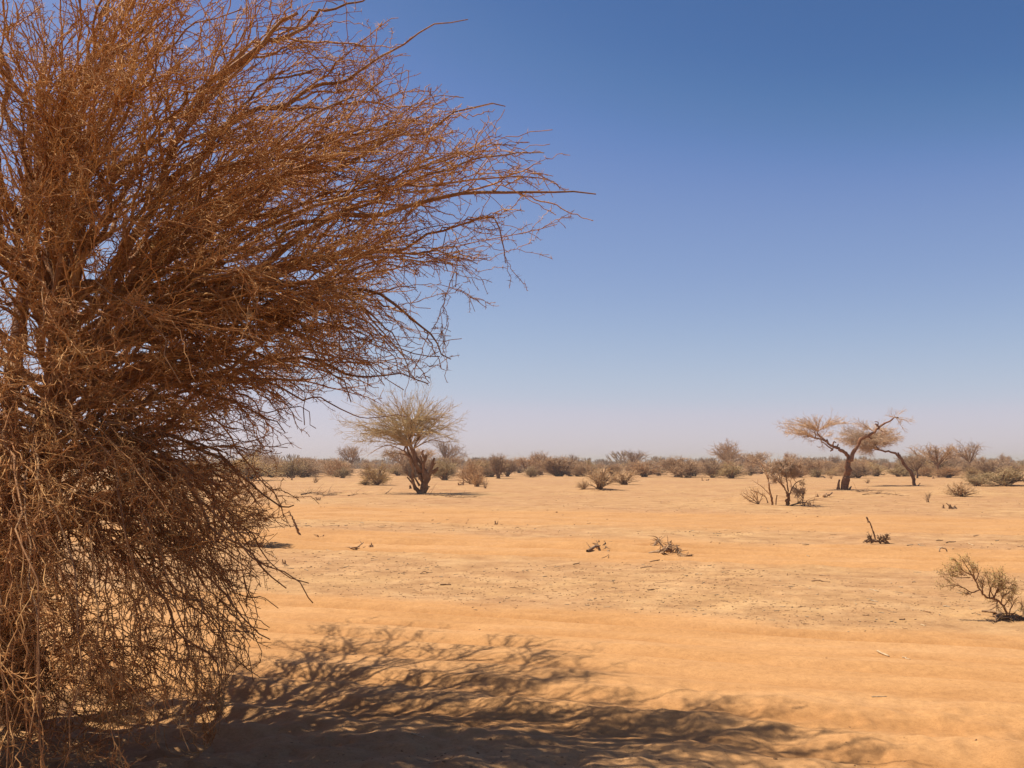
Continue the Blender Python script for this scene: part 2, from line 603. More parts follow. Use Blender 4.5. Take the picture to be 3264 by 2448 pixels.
# ------------------------------------------------------------------ ground: one sheet out to the horizon
def build_ground():
    rs = [0.4]
    while rs[-1] < 3000:
        r = rs[-1]
        k = .018 if r < 3 else (.0058 if r < 14 else (.009 if r < 70 else .028))
        rs.append(r * (1 + k))
    rs = np.array(rs)
    fine = np.linspace(R(-40), R(40), 900)
    coarse = np.linspace(R(40), R(320), 130)[1:-1]
    th = np.concatenate([fine, coarse])
    A, B = len(rs), len(th)
    X = rs[:, None] * np.sin(th)[None]
    Y = rs[:, None] * np.cos(th)[None]
    Z = terrain(X, Y)
    T = track_mask(X, Y)
    U = rut_mask(X, Y)
    V = np.concatenate([np.stack([X, Y, Z], -1).reshape(-1, 3), [[0, 0, float(terrain(0., 0.))]]])
    i = np.arange(A - 1)[:, None] * B
    j = np.arange(B)[None]
    j2 = (j + 1) % B
    Q = np.stack([i + j, i + B + j, i + B + j2, i + j2], -1).reshape(-1, 4)[:, ::-1]
    tri = np.stack([np.full(B, A * B), np.arange(B), (np.arange(B) + 1) % B], -1)[:, ::-1]
    flat = np.concatenate([Q.ravel(), tri.ravel()])
    starts = np.concatenate([np.arange(len(Q)) * 4, len(Q) * 4 + np.arange(B) * 3])
    me = raw_mesh("ground", V, flat, starts, [ground_material()])
    a = me.attributes.new("track", 'FLOAT', 'POINT')
    a.data.foreach_set("value", np.concatenate([T.ravel(), [0.0]]).astype(np.float32))
    a = me.attributes.new("rut", 'FLOAT', 'POINT')
    a.data.foreach_set("value", np.concatenate([U.ravel(), [0.0]]).astype(np.float32))
    o = single("ground", me)
    tag(o, kind="structure")


build_ground()


def gz(x, y):
    return float(terrain(np.array([x]), np.array([y]))[0])


def spot(sx, sy):
    p = on_ground(sx, sy)
    for _ in range(3):      # walk along the view ray to where it meets the mounds
        z = gz(p[0], p[1])
        r = ray(sx, sy)
        p = at(sx, sy, r[1] * (CAM_H - z) / -r[2])
    p[2] = gz(p[0], p[1])
    return p


# ------------------------------------------------------------------ the big thorn tree on the left
def big_tree():
    rng = np.random.default_rng(7)
    k = 3264 / 2212.0
    NEAR = 6.35 / 8.8
    g = lambda x, y, D: at(x * k, y * k, D * NEAR)
    B = on_ground(45 * k, 1549 * k)
    B[2] = gz(B[0], B[1])
    K = 26
    trunks, limbs = [], []

    def T(r0, r1, *pp):
        trunks.append((resample([g(*p) if len(p) == 3 else p for p in pp], K), np.linspace(r0, r1, K)))

    def Lb(r0, r1, *pp):
        limbs.append((resample([g(*p) for p in pp], K), r0 + (r1 - r0) * np.linspace(0, 1, K) ** .8))

    base = tuple(B)
    T(.098, .036, (45, 1556, 8.75), (50, 1300, 8.75), (88, 1030, 8.75), (108, 880, 8.8), (118, 760, 8.8), (140, 640, 8.8), (180, 500, 8.85))
    T(.08, .03, (40, 1556, 8.7), (5, 1250, 8.6), (-70, 900, 8.5), (-130, 620, 8.4), (-160, 300, 8.4))
    T(.08, .035, (48, 1552, 8.8), (40, 1250, 9.0), (20, 1000, 9.3), (30, 800, 9.7), (60, 560, 10.1), (90, 300, 10.4))
    # limbs whose line is seen in the picture
    Lb(0.0444, 0.0041, (118, 800, 8.8), (300, 690, 8.8), (450, 605, 8.75), (600, 527, 8.7), (700, 478, 8.6), (850, 435, 8.5), (1000, 425, 8.4), (1150, 405, 8.35), (1288, 421, 8.3))
    Lb(0.0163, 0.0034, (600, 527, 8.7), (760, 445, 8.7), (900, 388, 8.7), (1050, 338, 8.7), (1186, 330, 8.7))
    Lb(0.0333, 0.0034, (240, 600, 8.85), (420, 450, 8.9), (600, 385, 8.95), (780, 330, 9), (950, 262, 9), (1035, 222, 9), (1105, 226, 9))
    Lb(0.0296, 0.0034, (330, 420, 8.9), (520, 262, 9), (700, 185, 9.1), (850, 112, 9.2), (930, 55, 9.2), (1003, 42, 9.2))
    Lb(0.0296, 0.0034, (400, 250, 8.9), (560, 110, 9), (700, 30, 9), (830, -50, 9.0))
    Lb(0.0370, 0.0102, (150, 620, 8.8), (240, 600, 8.5), (330, 430, 8.3), (420, 230, 8.2), (520, 110, 8.1), (650, 35, 8.0))
    Lb(0.0370, 0.0082, (135, 660, 8.8), (110, 520, 8.7), (150, 340, 8.6), (205, 150, 8.6), (250, -60, 8.6))
    Lb(0.0370, 0.0082, (120, 740, 8.8), (60, 430, 8.6), (0, 150, 8.5), (-60, -100, 8.5))
    Lb(0.0333, 0.0034, (300, 690, 8.8), (480, 632, 8.6), (650, 605, 8.5), (820, 640, 8.4), (920, 702, 8.4), (985, 796, 8.35))
    Lb(0.0222, 0.0034, (450, 605, 8.75), (640, 560, 8.9), (800, 545, 9.0), (950, 500, 9.0), (1060, 470, 9.0), (1092, 570, 9.0))
    Lb(0.0296, 0.0034, (150, 760, 8.8), (300, 690, 8.5), (450, 668, 8.3), (600, 690, 8.2), (700, 770, 8.1), (752, 862, 8.1))
    Lb(0.0259, 0.0034, (108, 880, 8.8), (250, 815, 8.6), (380, 822, 8.5), (480, 870, 8.4), (570, 890, 8.4), (610, 945, 8.4))
    Lb(0.0259, 0.0034, (95, 990, 8.8), (200, 945, 8.4), (350, 940, 8.1), (460, 1000, 8), (560, 1050, 7.9), (652, 1106, 7.9))
    Lb(0.0259, 0.0034, (90, 1010, 8.8), (230, 965, 8.2), (350, 1030, 7.8), (450, 1130, 7.6), (520, 1205, 7.5), (622, 1274, 7.5))
    Lb(0.0222, 0.0034, (70, 1120, 8.8), (200, 1080, 8.3), (330, 1150, 8), (430, 1250, 7.9), (510, 1330, 7.8), (582, 1372, 7.8))
    Lb(0.0222, 0.0034, (70, 1120, 8.8), (180, 1130, 8.3), (300, 1230, 7.7), (400, 1360, 7.3), (470, 1440, 7.1), (500, 1460, 7.0))
    Lb(0.0259, 0.0034, (118, 800, 8.8), (350, 770, 9.2), (560, 760, 9.4), (720, 790, 9.4), (850, 815, 9.4), (930, 825, 9.4))
    Lb(0.0259, 0.0034, (150, 640, 8.8), (400, 600, 8.0), (600, 620, 7.6), (760, 680, 7.4), (880, 760, 7.3))
    # drooping limbs on the near side
    Lb(0.0111, 0.0022, (110, 900, 8.75), (60, 860, 7.4), (90, 1000, 6.3), (140, 1250, 5.7), (160, 1450, 5.5), (165, 1560, 5.5))
    Lb(0.0111, 0.0022, (110, 920, 8.75), (150, 900, 7.4), (230, 1020, 6.6), (300, 1250, 6.2), (330, 1440, 6.1), (335, 1560, 6.0))
    Lb(0.0111, 0.0022, (95, 990, 8.75), (190, 960, 7.6), (300, 1090, 7.0), (380, 1300, 6.7), (400, 1460, 6.6), (420, 1530, 6.6))
    Lb(0.0111, 0.0022, (110, 880, 8.75), (20, 850, 7.2), (10, 1000, 6.0), (50, 1280, 5.2), (60, 1500, 5.0), (55, 1610, 4.95))
    Lb(0.0111, 0.0022, (110, 840, 8.75), (-40, 800, 7.4), (-80, 950, 6.2), (-60, 1200, 5.6), (-20, 1400, 5.4), (0, 1540, 5.3))
    Lb(0.0100, 0.0022, (95, 990, 8.75), (110, 1010, 7.8), (210, 1180, 7.0), (240, 1380, 6.8), (250, 1490, 6.7))
    Lb(0.0111, 0.0022, (118, 760, 8.8), (120, 640, 7.6), (220, 620, 6.8), (330, 700, 6.4), (400, 830, 6.2))
    Lb(0.0111, 0.0022, (130, 690, 8.8), (200, 540, 7.8), (330, 480, 7.2), (470, 520, 6.9), (590, 620, 6.7))
    Lb(0.0111, 0.0022, (118, 740, 8.8), (30, 600, 7.6), (20, 560, 6.9), (60, 600, 6.4), (110, 700, 6.1))
    Lb(0.0111, 0.0022, (140, 640, 8.8), (180, 400, 8.0), (300, 280, 7.5), (450, 260, 7.2), (560, 320, 7.0))
    Lb(0.0111, 0.0022, (140, 640, 8.8), (60, 380, 7.8), (60, 240, 7.2), (120, 180, 6.8), (180, 200, 6.6))
    Lb(0.0097, 0.0024, (110, 920, 8.75), (70, 960, 7.0), (60, 1150, 5.9), (90, 1400, 5.3), (70, 1700, 5.1))
    Lb(0.0097, 0.0024, (95, 990, 8.75), (20, 960, 7.2), (-10, 1150, 6.2), (10, 1400, 5.6), (40, 1720, 5.3))
    Lb(0.0097, 0.0024, (95, 990, 8.75), (160, 1060, 7.0), (200, 1250, 6.3), (180, 1450, 6.0), (120, 1690, 5.8))
    # companions of the visible limbs, nearer and farther in the crown
    for P, rr in list(limbs[:19]):
        for c in range(2):
            off_ = np.array([rng.normal(0, .16), rng.normal(.55, .95), rng.normal(0, .17)])
            t_ = np.linspace(0, 1, K)[:, None]
            sh = rng.uniform(.72, 1.0)
            Q = P[0] + (P - P[0]) * (1 - (1 - sh) * t_) + off_ * np.sqrt(t_)
            limbs.append((Q, np.maximum(rr * .62, .0032)))
    # limbs all round, out to the crown's edge
    hz = np.array([0, .5, 1.05, 1.4, 1.75, 2.07, 2.3, 2.8, 3.0, 3.46, 3.76, 4.06, 4.4, 4.75, 5.2])
    hr = np.array([1.25, 1.5, 1.62, 1.72, 1.68, 1.95, 2.75, 2.85, 3.05, 3.55, 3.3, 3.0, 2.65, 2.3, 1.1])
    for n in range(54):
        az = rng.uniform(0, 2 * math.pi)
        if 2.2 < az < 4.0 and rng.uniform() < .65:
            az = rng.uniform(-1.2, 2.0)
        zt = rng.choice([rng.uniform(.3, 1.3), rng.uniform(2.25, 2.9), rng.uniform(2.7, 4.2), rng.uniform(3.8, 5.1)], p=[.10, .12, .36, .42])
        Rr = np.interp(zt, hz, hr) * rng.uniform(.75, .95) * (1 + (.26 if zt > 2 else 0) * max(0, math.sin(az)))
        if math.sin(az) < -.3:
            Rr = min(Rr, 2.8)
        end = np.array([B[0] + Rr * math.cos(az), B[1] + Rr * math.sin(az), zt])
        if zt < 1.6:
            zs = rng.uniform(1.2, 1.9)
            mid = np.array([B[0] + .62 * Rr * math.cos(az), B[1] + .62 * Rr * math.sin(az), zs + .15])
        else:
            zs = np.clip(zt * rng.uniform(.45, .68), 1.5, 2.9)
            lift = .62 * zt + .38 * zs + rng.uniform(0, .25)
            mid = np.array([B[0] + .5 * Rr * math.cos(az), B[1] + .5 * Rr * math.sin(az), lift])
        tr = trunks[0][0]
        st = tr[np.argmin(np.abs(tr[:, 2] - zs))]
        mid[:2] += rng.normal(0, .18, 2)
        limbs.append((resample([st, .5 * (st + mid) + rng.normal(0, .1, 3), mid, .5 * (mid + end) + np.array([0, 0, .07]), end], K),
                      .027 + (.0034 - .027) * np.linspace(0, 1, K) ** .8))
    # the curtain of thin limbs that droops to the ground, and the front of the crown
    for n in range(32):
        az = rng.uniform(-2.9, .35) if n < 22 else rng.uniform(-2.1, -1.25)
        Rr = rng.uniform(1.05, 1.75) * (1.25 if az < -.9 else 1)
        zt = rng.uniform(.2, 1.3)
        zs = rng.uniform(1.2, 2.1)
        st = trunks[0][0][np.argmin(np.abs(trunks[0][0][:, 2] - zs))]
        dv = np.array([math.cos(az), math.sin(az), 0])
        m1 = st + dv * Rr * .5 + np.array([0, 0, rng.uniform(.0, .3)])
        m2 = st + dv * Rr * .88
        m2[2] = .5 * zs + .5 * zt + rng.uniform(-.05, .15)
        end = np.array([B[0], B[1], zt]) + dv * Rr * rng.uniform(1.05, 1.25)
        w_ = rng.normal(0, .10, (2, 3))
        limbs.append((resample([st, m1 + w_[0], m2 + w_[1], end], K), .0085 + (.0026 - .0085) * np.linspace(0, 1, K) ** .8))
    for n in range(4):
        az = rng.uniform(-2.6, -.2)
        zt = rng.uniform(1.9, 4.4)
        Rr = rng.uniform(1.4, 2.5)
        zs = np.clip(zt * rng.uniform(.55, .8), 1.5, 2.8)
        st = trunks[0][0][np.argmin(np.abs(trunks[0][0][:, 2] - zs))]
        end = np.array([B[0] + Rr * math.cos(az), B[1] + Rr * math.sin(az), zt])
        mid = .5 * (st + end) + np.array([0, 0, .25]) + rng.normal(0, .12, 3)
        limbs.append((resample([st, mid, end], K), .018 + (.0036 - .018) * np.linspace(0, 1, K) ** .8))
    # shoots round the foot of the trunk
    for n in range(34):
        az = rng.uniform(-2.5, -.35) if n < 14 else rng.uniform(-1.9, -1.0)
        Rr = rng.uniform(.5, 1.5)
        st = trunks[0][0][rng.integers(1, 7)]
        dv = np.array([math.cos(az), math.sin(az), 0])
        zt = rng.uniform(.15, .9)
        limbs.append((resample([st, st + dv * Rr * .5 + np.array([0, 0, rng.uniform(.1, .35)]), np.array([B[0], B[1], zt]) + dv * Rr], K),
                      .0085 + (.0026 - .0085) * np.linspace(0, 1, K) ** .8))
    # a crooked line for every limb
    LP = np.array([p for p, r in limbs])
    LR = np.array([r for p, r in limbs])
    j = rng.normal(0, 1, LP.shape) * .024
    j[:, 1:-1] = (j[:, :-2] + j[:, 1:-1] * 2 + j[:, 2:]) / 2.2
    LP[:, 1:] += j[:, 1:]
    TP = np.array([p for p, r in trunks])
    TR = np.array([r for p, r in trunks])
    TR *= 1 + .10 * rng.normal(size=TR.shape)
    TR[:, 0] *= 1.4
    TR[:, 1] *= 1.15
    axis = np.array([B[0], B[1]])

    def outw(w, up=0.0):
        def f(p):
            v = np.zeros_like(p)
            v[:, :2] = p[:, :2] - axis
            v = unit(v) * w
            v[:, 2] += up * np.tanh((p[:, 2] - 2.5) / 1.0)
            return v
        return f

    def sag(a):
        def f(p, d):
            o = np.zeros_like(p)
            low = np.clip((2.9 - p[:, 2]) / 1.5, -0.4, 1.0)
            o[:, 2] = -a * low - .01
            o[:, 2] += np.where(p[:, 2] < .25, .35, 0)
            return o
        return f

    def clip(pts, rad):
        e = pts[:, -1]
        rr = np.hypot(e[:, 0] - axis[0], e[:, 1] - axis[1])
        lim = np.interp(e[:, 2], hz, hr) * 1.05
        fr = np.clip((axis[1] - e[:, 1]) / np.maximum(rr, .01), 0, 1) ** 2      # wider on the near side
        lim = lim + fr * np.maximum(3.3 - lim, 0)
        lim = lim * (1 + .28 * np.clip((e[:, 1] - axis[1]) / np.maximum(rr, .01), 0, 1) * (e[:, 2] > 2))
        keep = rr < lim * rng.uniform(.9, 1.14, len(rr))
        ok = keep & (pts[:, :, 2].min(1) > .03)
        return pts[ok], rad[ok]

    b1, r1 = grow(LP, LR, 5.8, .95, R(27), 14, .085, rng, .12, .99, .62, .0105, .0024, sag(.025), .8, .42, outw(.33, .14))
    b1, r1 = clip(b1, r1)
    def zig(b, a):
        b[:, 1:] += rng.normal(0, a, b[:, 1:].shape)
        return b

    b1 = zig(b1, .0065)
    b2, r2 = grow(b1, r1, 8.0, .38, R(36), 8, .11, rng, .10, 1, .7, .0065, .0024, sag(.02), .9, .5, outw(.26, .08))
    b2, r2 = clip(b2, r2)
    b2 = zig(b2, .006)
    b3, r3 = grow(b2, r2, 6.5, .15, R(48), 5, .2, rng, .1, 1, .8, .004, .0022, sag(.01), 1, .4, outw(.1))
    ok = b3[:, :, 2].min(1) > .02
    b3, r3 = b3[ok], r3[ok]
    root = empty("thorn_tree", B)
    tag(root, "huge leafless thorn tree with drooping tangled twigs, filling the left side", "tree")
    off = B

    gt = Geo()
    gt.tubes(TP - off, TR, 10)
    part("trunk", gt.mesh("trunk", [M_BARK]), root)
    for n in range(len(LP)):
        gl = Geo()
        gl.tubes(LP[n] - off, LR[n], 7)
        part("limb", gl.mesh("limb", [M_LIMB]), root)
    gc = Geo()
    gc.tubes(b1 - off, r1, 4)
    gc.tubes(b2 - off, r2, 3)
    gc.tubes(b3 - off, r3, 3)

    def paired(pts, n, lo, hi, r):
        N, Kk, _ = pts.shape
        idx = rng.integers(0, N, n)
        t = rng.uniform(.05, 1, n) * (Kk - 1)
        i0 = np.minimum(t.astype(int), Kk - 2)
        w = (t - i0)[:, None]
        p = pts[idx, i0] * (1 - w) + pts[idx, i0 + 1] * w
        d = unit(pts[idx, i0 + 1] - pts[idx, i0])
        s = unit(np.cross(d, rng.normal(size=(n, 3))))
        L = rng.uniform(lo, hi, n)
        gc.thorns(p - off, s + .25 * d, L, r)
        gc.thorns(p - off, -s + .25 * d, L * rng.uniform(.7, 1.1, n), r)

    paired(b1, 18000, .02, .05, .0021)
    paired(b2, 60000, .02, .05, .0019)
    paired(b3, 40000, .015, .04, .0016)
    part("crown", gc.mesh("crown", [M_TWIG], smooth=True), root)
    print("big tree", len(b1), len(b2), len(b3))


big_tree()


# ------------------------------------------------------------------ plants drawn after one plant in the picture
def hero(name, label, cat, base_px, org, scale, stems, limbs, twigs, mats, seed, D=None, group=None, stubs=(), extra=None, dpt=1.0, sides=9, leaf=None):
    """stems/limbs/stubs: lists of ([(cx, cy[, depth offset])...], r0, r1) in crop pixels; radii in crop pixels too."""
    rng = np.random.default_rng(seed)
    c2s = lambda cx, cy: (org[0] + cx / scale, org[1] + cy / scale)
    base = spot(*c2s(*base_px))
    D = base[1]
    mpp = D / F / scale                      # metres per crop pixel

    def line(pts, K):
        out = []
        for p in pts:
            q = at(*c2s(p[0], p[1]), D + (p[2] if len(p) > 2 else 0) * mpp * dpt)
            out.append(q)
        return resample(out, K)

    K = 22
    SPp, SR, LPp, LRr = [], [], [], []
    gt = Geo()
    for pts, r0, r1 in stems:
        P = line(pts, K)
        P[0] = P[0] - np.array([0, 0, .05])
        P[1:-1] += rng.normal(0, .25, P[1:-1].shape) * r0 * mpp
        rr = np.linspace(r0, r1, K) * mpp
        rr *= 1 + .12 * rng.normal(size=K)
        rr[0] *= 1.25
        SPp.append(P)
        SR.append(rr)
        gt.tubes(P - base, rr, sides, cap=True)
    for pts, r0, r1 in stubs:
        P = line(pts, 8)
        rr = np.linspace(r0, r1, 8) * mpp * (1 + .12 * rng.normal(size=8))
        gt.tubes(P - base, rr, 7, cap=True)
    nlimb = len(limbs)
    if extra is not None:
        limbs = list(limbs) + extra(rng)
    lms, gc = [], Geo()
    for pts, r0, r1 in limbs:
        P = line(pts, K)
        P[1:] += rng.normal(0, 1.6, P[1:].shape) * mpp
        rr = (r0 + (r1 - r0) * np.linspace(0, 1, K)) * mpp
        LPp.append(P)
        LRr.append(rr)
        if len(LPp) <= nlimb:
            gl = Geo()
            gl.tubes(P - base, rr, 6)
            lms.append(gl.mesh("limb", [mats[1]]))
        else:
            gc.tubes(P - base, rr, 5)
    root = empty(name, base)
    tag(root, label, cat, group)
    part("trunk", gt.mesh("trunk", [mats[0]]), root)
    for lm in lms:
        part("limb", lm, root)
    pp, pr = np.array(LPp if LPp else SPp), np.array(LRr if LRr else SR)
    for (per, length, ang, S, wob, rmax, rtip, bias, flat, t0) in twigs:
        b, r = grow(pp, pr, per / (mpp * 100), length * mpp * 100, R(ang), S, wob, rng, t0, 1, .7, rmax, rtip, bias, flat, .45)
        ok = b[:, :, 2].min(1) > base[2] + .01
        b, r = b[ok], r[ok]
        gc.tubes(b - base, r, 3)
        pp, pr = b, r
    nm = len(mats) - 3
    if leaf is not None and len(pp):
        n, size, box = leaf
        idx = rng.integers(0, len(pp), n)
        q = pp[idx, rng.integers(1, pp.shape[1], n)]
        if box is not None:
            keep = np.zeros(n, bool)
            for (x0, y0, x1, y1) in box:
                a, c = at(*c2s(x0, y1), D), at(*c2s(x1, y0), D)
                m_ = ((a[0] + c[0]) / 2, (a[2] + c[2]) / 2)
                s_ = ((c[0] - a[0]) / 2, (c[2] - a[2]) / 2)
                qq = ((q[:, 0] - m_[0]) / s_[0]) ** 2 + ((q[:, 2] - m_[1]) / s_[1]) ** 2
                keep |= qq < rng.uniform(.3, 1.3, n)
            q = q[keep]
        gc.leaves(q - base + rng.normal(0, .02, q.shape), size, rng, 1)
    part("crown", gc.mesh("crown", [mats[2]] + list(mats[3:])), root)
    return root


def fan(origin, targets, r0, r1, depth, arch=.12):
    """limbs that spring from one point to many, with an upward arch"""
    def f(rng):
        out = []
        for (tx, ty) in targets:
            ox, oy = origin[rng.integers(0, len(origin))]
            dz = rng.uniform(-1, 1) * depth
            m1 = (ox + .35 * (tx - ox), oy + .35 * (ty - oy) - arch * abs(tx - ox) + rng.normal(0, 10), dz * .4)
            m2 = (ox + .72 * (tx - ox), oy + .72 * (ty - oy) - arch * abs(tx - ox) * .8 + rng.normal(0, 10), dz * .8)
            out.append(([(ox, oy, 0), m1, m2, (tx, ty, dz)], r0, r1))
        return out
    return f


# umbrella acacia in the middle distance
tg = [(200, 490), (270, 560), (270, 660), (320, 740), (400, 800), (330, 600), (450, 240), (400, 410), (560, 330), (690, 90), (620, 190), (850, 150), (900, 80),
      (1050, 20), (1170, 90), (1250, 70), (1390, 90), (1420, 200), (1550, 200), (1700, 280), (1770, 260), (1700, 400), (1840, 480), (1850, 590), (1780, 650), (1800, 790),
      (1650, 700), (1500, 480), (1500, 350), (1350, 300), (1100, 300), (700, 480), (520, 700), (650, 620), (1000, 480), (1250, 450), (1600, 560), (760, 760), (900, 620)]
tg = [(1160 + (x - 1160) * (1.1 if x < 1160 else 1.0), y) for x, y in tg]
tg = tg + [(x + 31, y + 27) for x, y in tg[::2]] + [(1160 + (x - 1160) * .7, 560 + (y - 560) * .7) for x, y in tg]
hero("umbrella_acacia", "spreading thorn acacia with olive tinged crown and hacked multi-stemmed trunk, tallest beyond the sand track", "tree",
     (1300, 1535), (1050, 1230), 4.484,
     stems=[([(1305, 1545), (1375, 1400), (1390, 1290), (1300, 1200), (1232, 1120), (1203, 980, 30), (1160, 850), (1150, 640), (1170, 480)], 52, 12),
            ([(1285, 1540), (1200, 1400, -30), (1190, 1200, -40), (1150, 1020, -40), (1090, 950), (1085, 860)], 30, 12),
            ([(1300, 1540), (1330, 1380, 40), (1255, 1180, 50), (1180, 1040, 60), (1120, 900, 40), (1080, 760)], 32, 12),
            ([(1380, 1310), (1330, 1150, 30), (1240, 1010, 40), (1230, 850, 20), (1300, 700)], 30, 10)],
     stubs=[([(1360, 1330), (1340, 1150, -40), (1375, 1040, -40), (1385, 985, -40)], 26, 17), ([(1370, 1050, -40), (1325, 960, -45), (1345, 920, -50)], 20, 12),
            ([(1385, 1340), (1440, 1240), (1470, 1120), (1502, 1025)], 34, 16), ([(1440, 1250), (1530, 1190), (1553, 1160)], 22, 12),
            ([(1465, 1150), (1520, 1100)], 14, 8), ([(1330, 1520), (1390, 1445), (1438, 1445)], 24, 9),
            ([(1290, 1430), (1230, 1330), (1205, 1310)], 16, 10), ([(1190, 1400), (1110, 1300)], 14, 8), ([(1190, 1300), (1120, 1280), (1110, 1210)], 13, 6),
            ([(1300, 1340), (1290, 1270)], 30, 22), ([(1330, 1110, -20), (1300, 1000, -25)], 14, 8), ([(1160, 1470), (1150, 1420)], 18, 10), ([(1480, 1260), (1555, 1200)], 14, 9)],
     limbs=[([(1090, 950), (980, 890), (830, 850), (690, 900), (540, 1000)], 10, 2), ([(1100, 990), (960, 960), (830, 970), (740, 1020)], 8, 2),
            ([(1300, 840), (1450, 780, 30), (1640, 800, 30), (1830, 795, 30)], 7, 2)],
     extra=fan([(1160, 850), (1150, 650), (1170, 520), (1090, 860), (1085, 770), (1290, 720), (1200, 900)], tg, 8.5, 1.8, 480, .05),
     twigs=[(1.9, 2.2, 30, 7, .12, .014, .005, (0, 0, .02), .8, .15), (2.1, .95, 36, 5, .15, .008, .0045, None, 1, .1)],
     mats=[M_LIMB, M_LIMB, M_STRAW, M_LEAF], seed=21, leaf=(12000, .028, [(250, 520, 900, 860), (700, 420, 1250, 900), (1150, 420, 1600, 760)]))

# the forked acacia on the right
YO, YS = (2450, 1300), 4.424


def yfan(rng):
    out = []
    def sp(o, targets, r0, dep, arch=.06):
        for (tx, ty) in targets:
            dz = rng.uniform(-1, 1) * dep
            ox, oy = o
            out.append(([(ox, oy, 0), (ox + .4 * (tx - ox), oy + .4 * (ty - oy) - arch * abs(tx - ox), dz * .5), (tx, ty, dz)], r0, 1.6))
    sp((700, 330), [(160, 215), (250, 190), (330, 160), (420, 150), (500, 140), (560, 130), (640, 150), (720, 130), (480, 200), (300, 240)], 6, 260)
    sp((760, 290), [(830, 190), (900, 180), (980, 150), (1050, 170), (1150, 195), (1080, 210), (880, 240)], 6, 240)
    sp((640, 420), [(120, 260), (180, 285), (260, 330), (250, 350), (330, 370), (400, 365), (500, 320), (380, 300), (220, 250)], 6, 260)
    sp((740, 430), [(620, 360), (680, 240), (820, 330), (900, 380), (560, 300), (600, 480), (760, 560)], 5, 200)
    sp((1490, 330), [(1160, 190), (1220, 160), (1280, 200), (1380, 250), (1250, 250)], 5, 160, 0)
    sp((1560, 290), [(1640, 330), (1620, 390), (1700, 300), (1480, 240)], 5, 120, 0)
    sp((1800, 145), [(1990, 190), (1900, 160), (1905, 310), (1850, 70), (1690, 110), (1860, 220), (1760, 90)], 4, 60, 0)
    return out


hero("forked_acacia", "thick-trunked bare acacia forking into a wide Y, crown sweeping far to the left", "tree",
     (1065, 1158), YO, YS,
     stems=[([(1062, 1172), (1072, 1080), (1092, 990), (1118, 860), (1128, 780), (1140, 700)], 50, 33),
            ([(1140, 720), (1090, 642), (1000, 582), (905, 542), (830, 482), (745, 415)], 30, 12),
            ([(1142, 725), (1220, 602), (1268, 500), (1302, 432), (1400, 400), (1480, 350), (1565, 282), (1650, 222), (1760, 152), (1832, 140)], 31, 8)],
     stubs=[([(990, 1160), (985, 1080), (1000, 1010)], 22, 12), ([(960, 1160), (975, 1100)], 14, 5), ([(1100, 1160), (1135, 1150), (1168, 1105)], 20, 8),
            ([(1040, 1160), (1040, 1050), (1065, 960)], 26, 10), ([(905, 585), (870, 610)], 14, 10), ([(960, 560), (985, 510)], 14, 8), ([(900, 540), (920, 480), (950, 490)], 12, 8),
            ([(1150, 740), (1195, 745)], 16, 9), ([(1370, 420), (1375, 370)], 14, 9), ([(1400, 400), (1450, 435)], 14, 7),
            ([(1560, 285), (1535, 245), (1500, 225)], 14, 9), ([(1545, 240), (1540, 200), (1495, 196)], 7, 5), ([(1540, 260), (1520, 230)], 16, 12)],
     limbs=[([(830, 482), (740, 440), (660, 430), (590, 405), (480, 413)], 14, 6), ([(745, 415), (690, 360), (705, 320), (770, 285), (860, 240), (1000, 205)], 11, 3),
            ([(905, 585), (840, 545), (790, 500), (735, 470)], 11, 6), ([(690, 430), (600, 410), (520, 382), (400, 360), (240, 345)], 9, 2),
            ([(660, 420), (650, 345), (590, 280), (490, 205)], 8, 2), ([(1565, 300), (1620, 340), (1650, 330)], 8, 3)],
     extra=yfan,
     twigs=[(6, 1.15, 32, 6, .14, .012, .006, (0, 0, .03), .6, .15), (3.2, .55, 38, 4, .15, .008, .005, None, .8, .1)],
     mats=[M_BARK, M_LIMB, M_RUST], seed=33)

# the leaning acacia behind it
lt = [(960, 420), (990, 350), (1050, 300), (1100, 290), (1180, 280), (1280, 300), (1380, 290), (1500, 280), (1620, 300), (1720, 320), (1800, 350), (1860, 400), (1800, 430), (1770, 480), (1700, 460), (1640, 500),
      (1560, 380), (1450, 360), (1330, 370), (1220, 360), (1120, 380), (1060, 460), (1000, 460), (1150, 460), (1250, 440), (1350, 430), (1600, 420), (1680, 390), (1280, 620), (1340, 660), (1230, 560), (1300, 560), (1400, 640), (1180, 500), (1090, 500)]
hero("leaning_acacia", "slender acacia leaning far to the left with a fine pale crown behind the forked tree", "tree",
     (2060, 1092), YO, YS,
     stems=[([(2062, 1105), (2050, 1030), (2036, 955), (1950, 850), (1865, 725), (1800, 662), (1700, 622), (1550, 592), (1450, 540), (1390, 500)], 26, 9)],
     stubs=[([(1835, 680), (1832, 628)], 13, 9), ([(1860, 700), (1850, 655)], 11, 8), ([(1810, 668), (1815, 630)], 8, 5), ([(2045, 990), (2058, 950)], 14, 8), ([(1740, 635), (1735, 615)], 10, 6), ([(2100, 1105, -20), (2140, 1060, -20)], 8, 4)],
     limbs=[([(1550, 592), (1480, 500), (1400, 470)], 10, 5), ([(1530, 590), (1500, 480), (1530, 430)], 8, 4)],
     extra=fan([(1540, 585), (1450, 540), (1400, 500), (1500, 520), (1480, 500)], lt + [(x + 25, y + 20) for x, y in lt], 5.5, 1.6, 300, .05),
     twigs=[(8, 1.1, 34, 6, .14, .012, .006, (0, 0, .02), .8, .15), (6.5, .5, 40, 4, .16, .008, .005, None, 1, .1)],
     mats=[M_BARK, M_LIMB, M_RUST], seed=35)

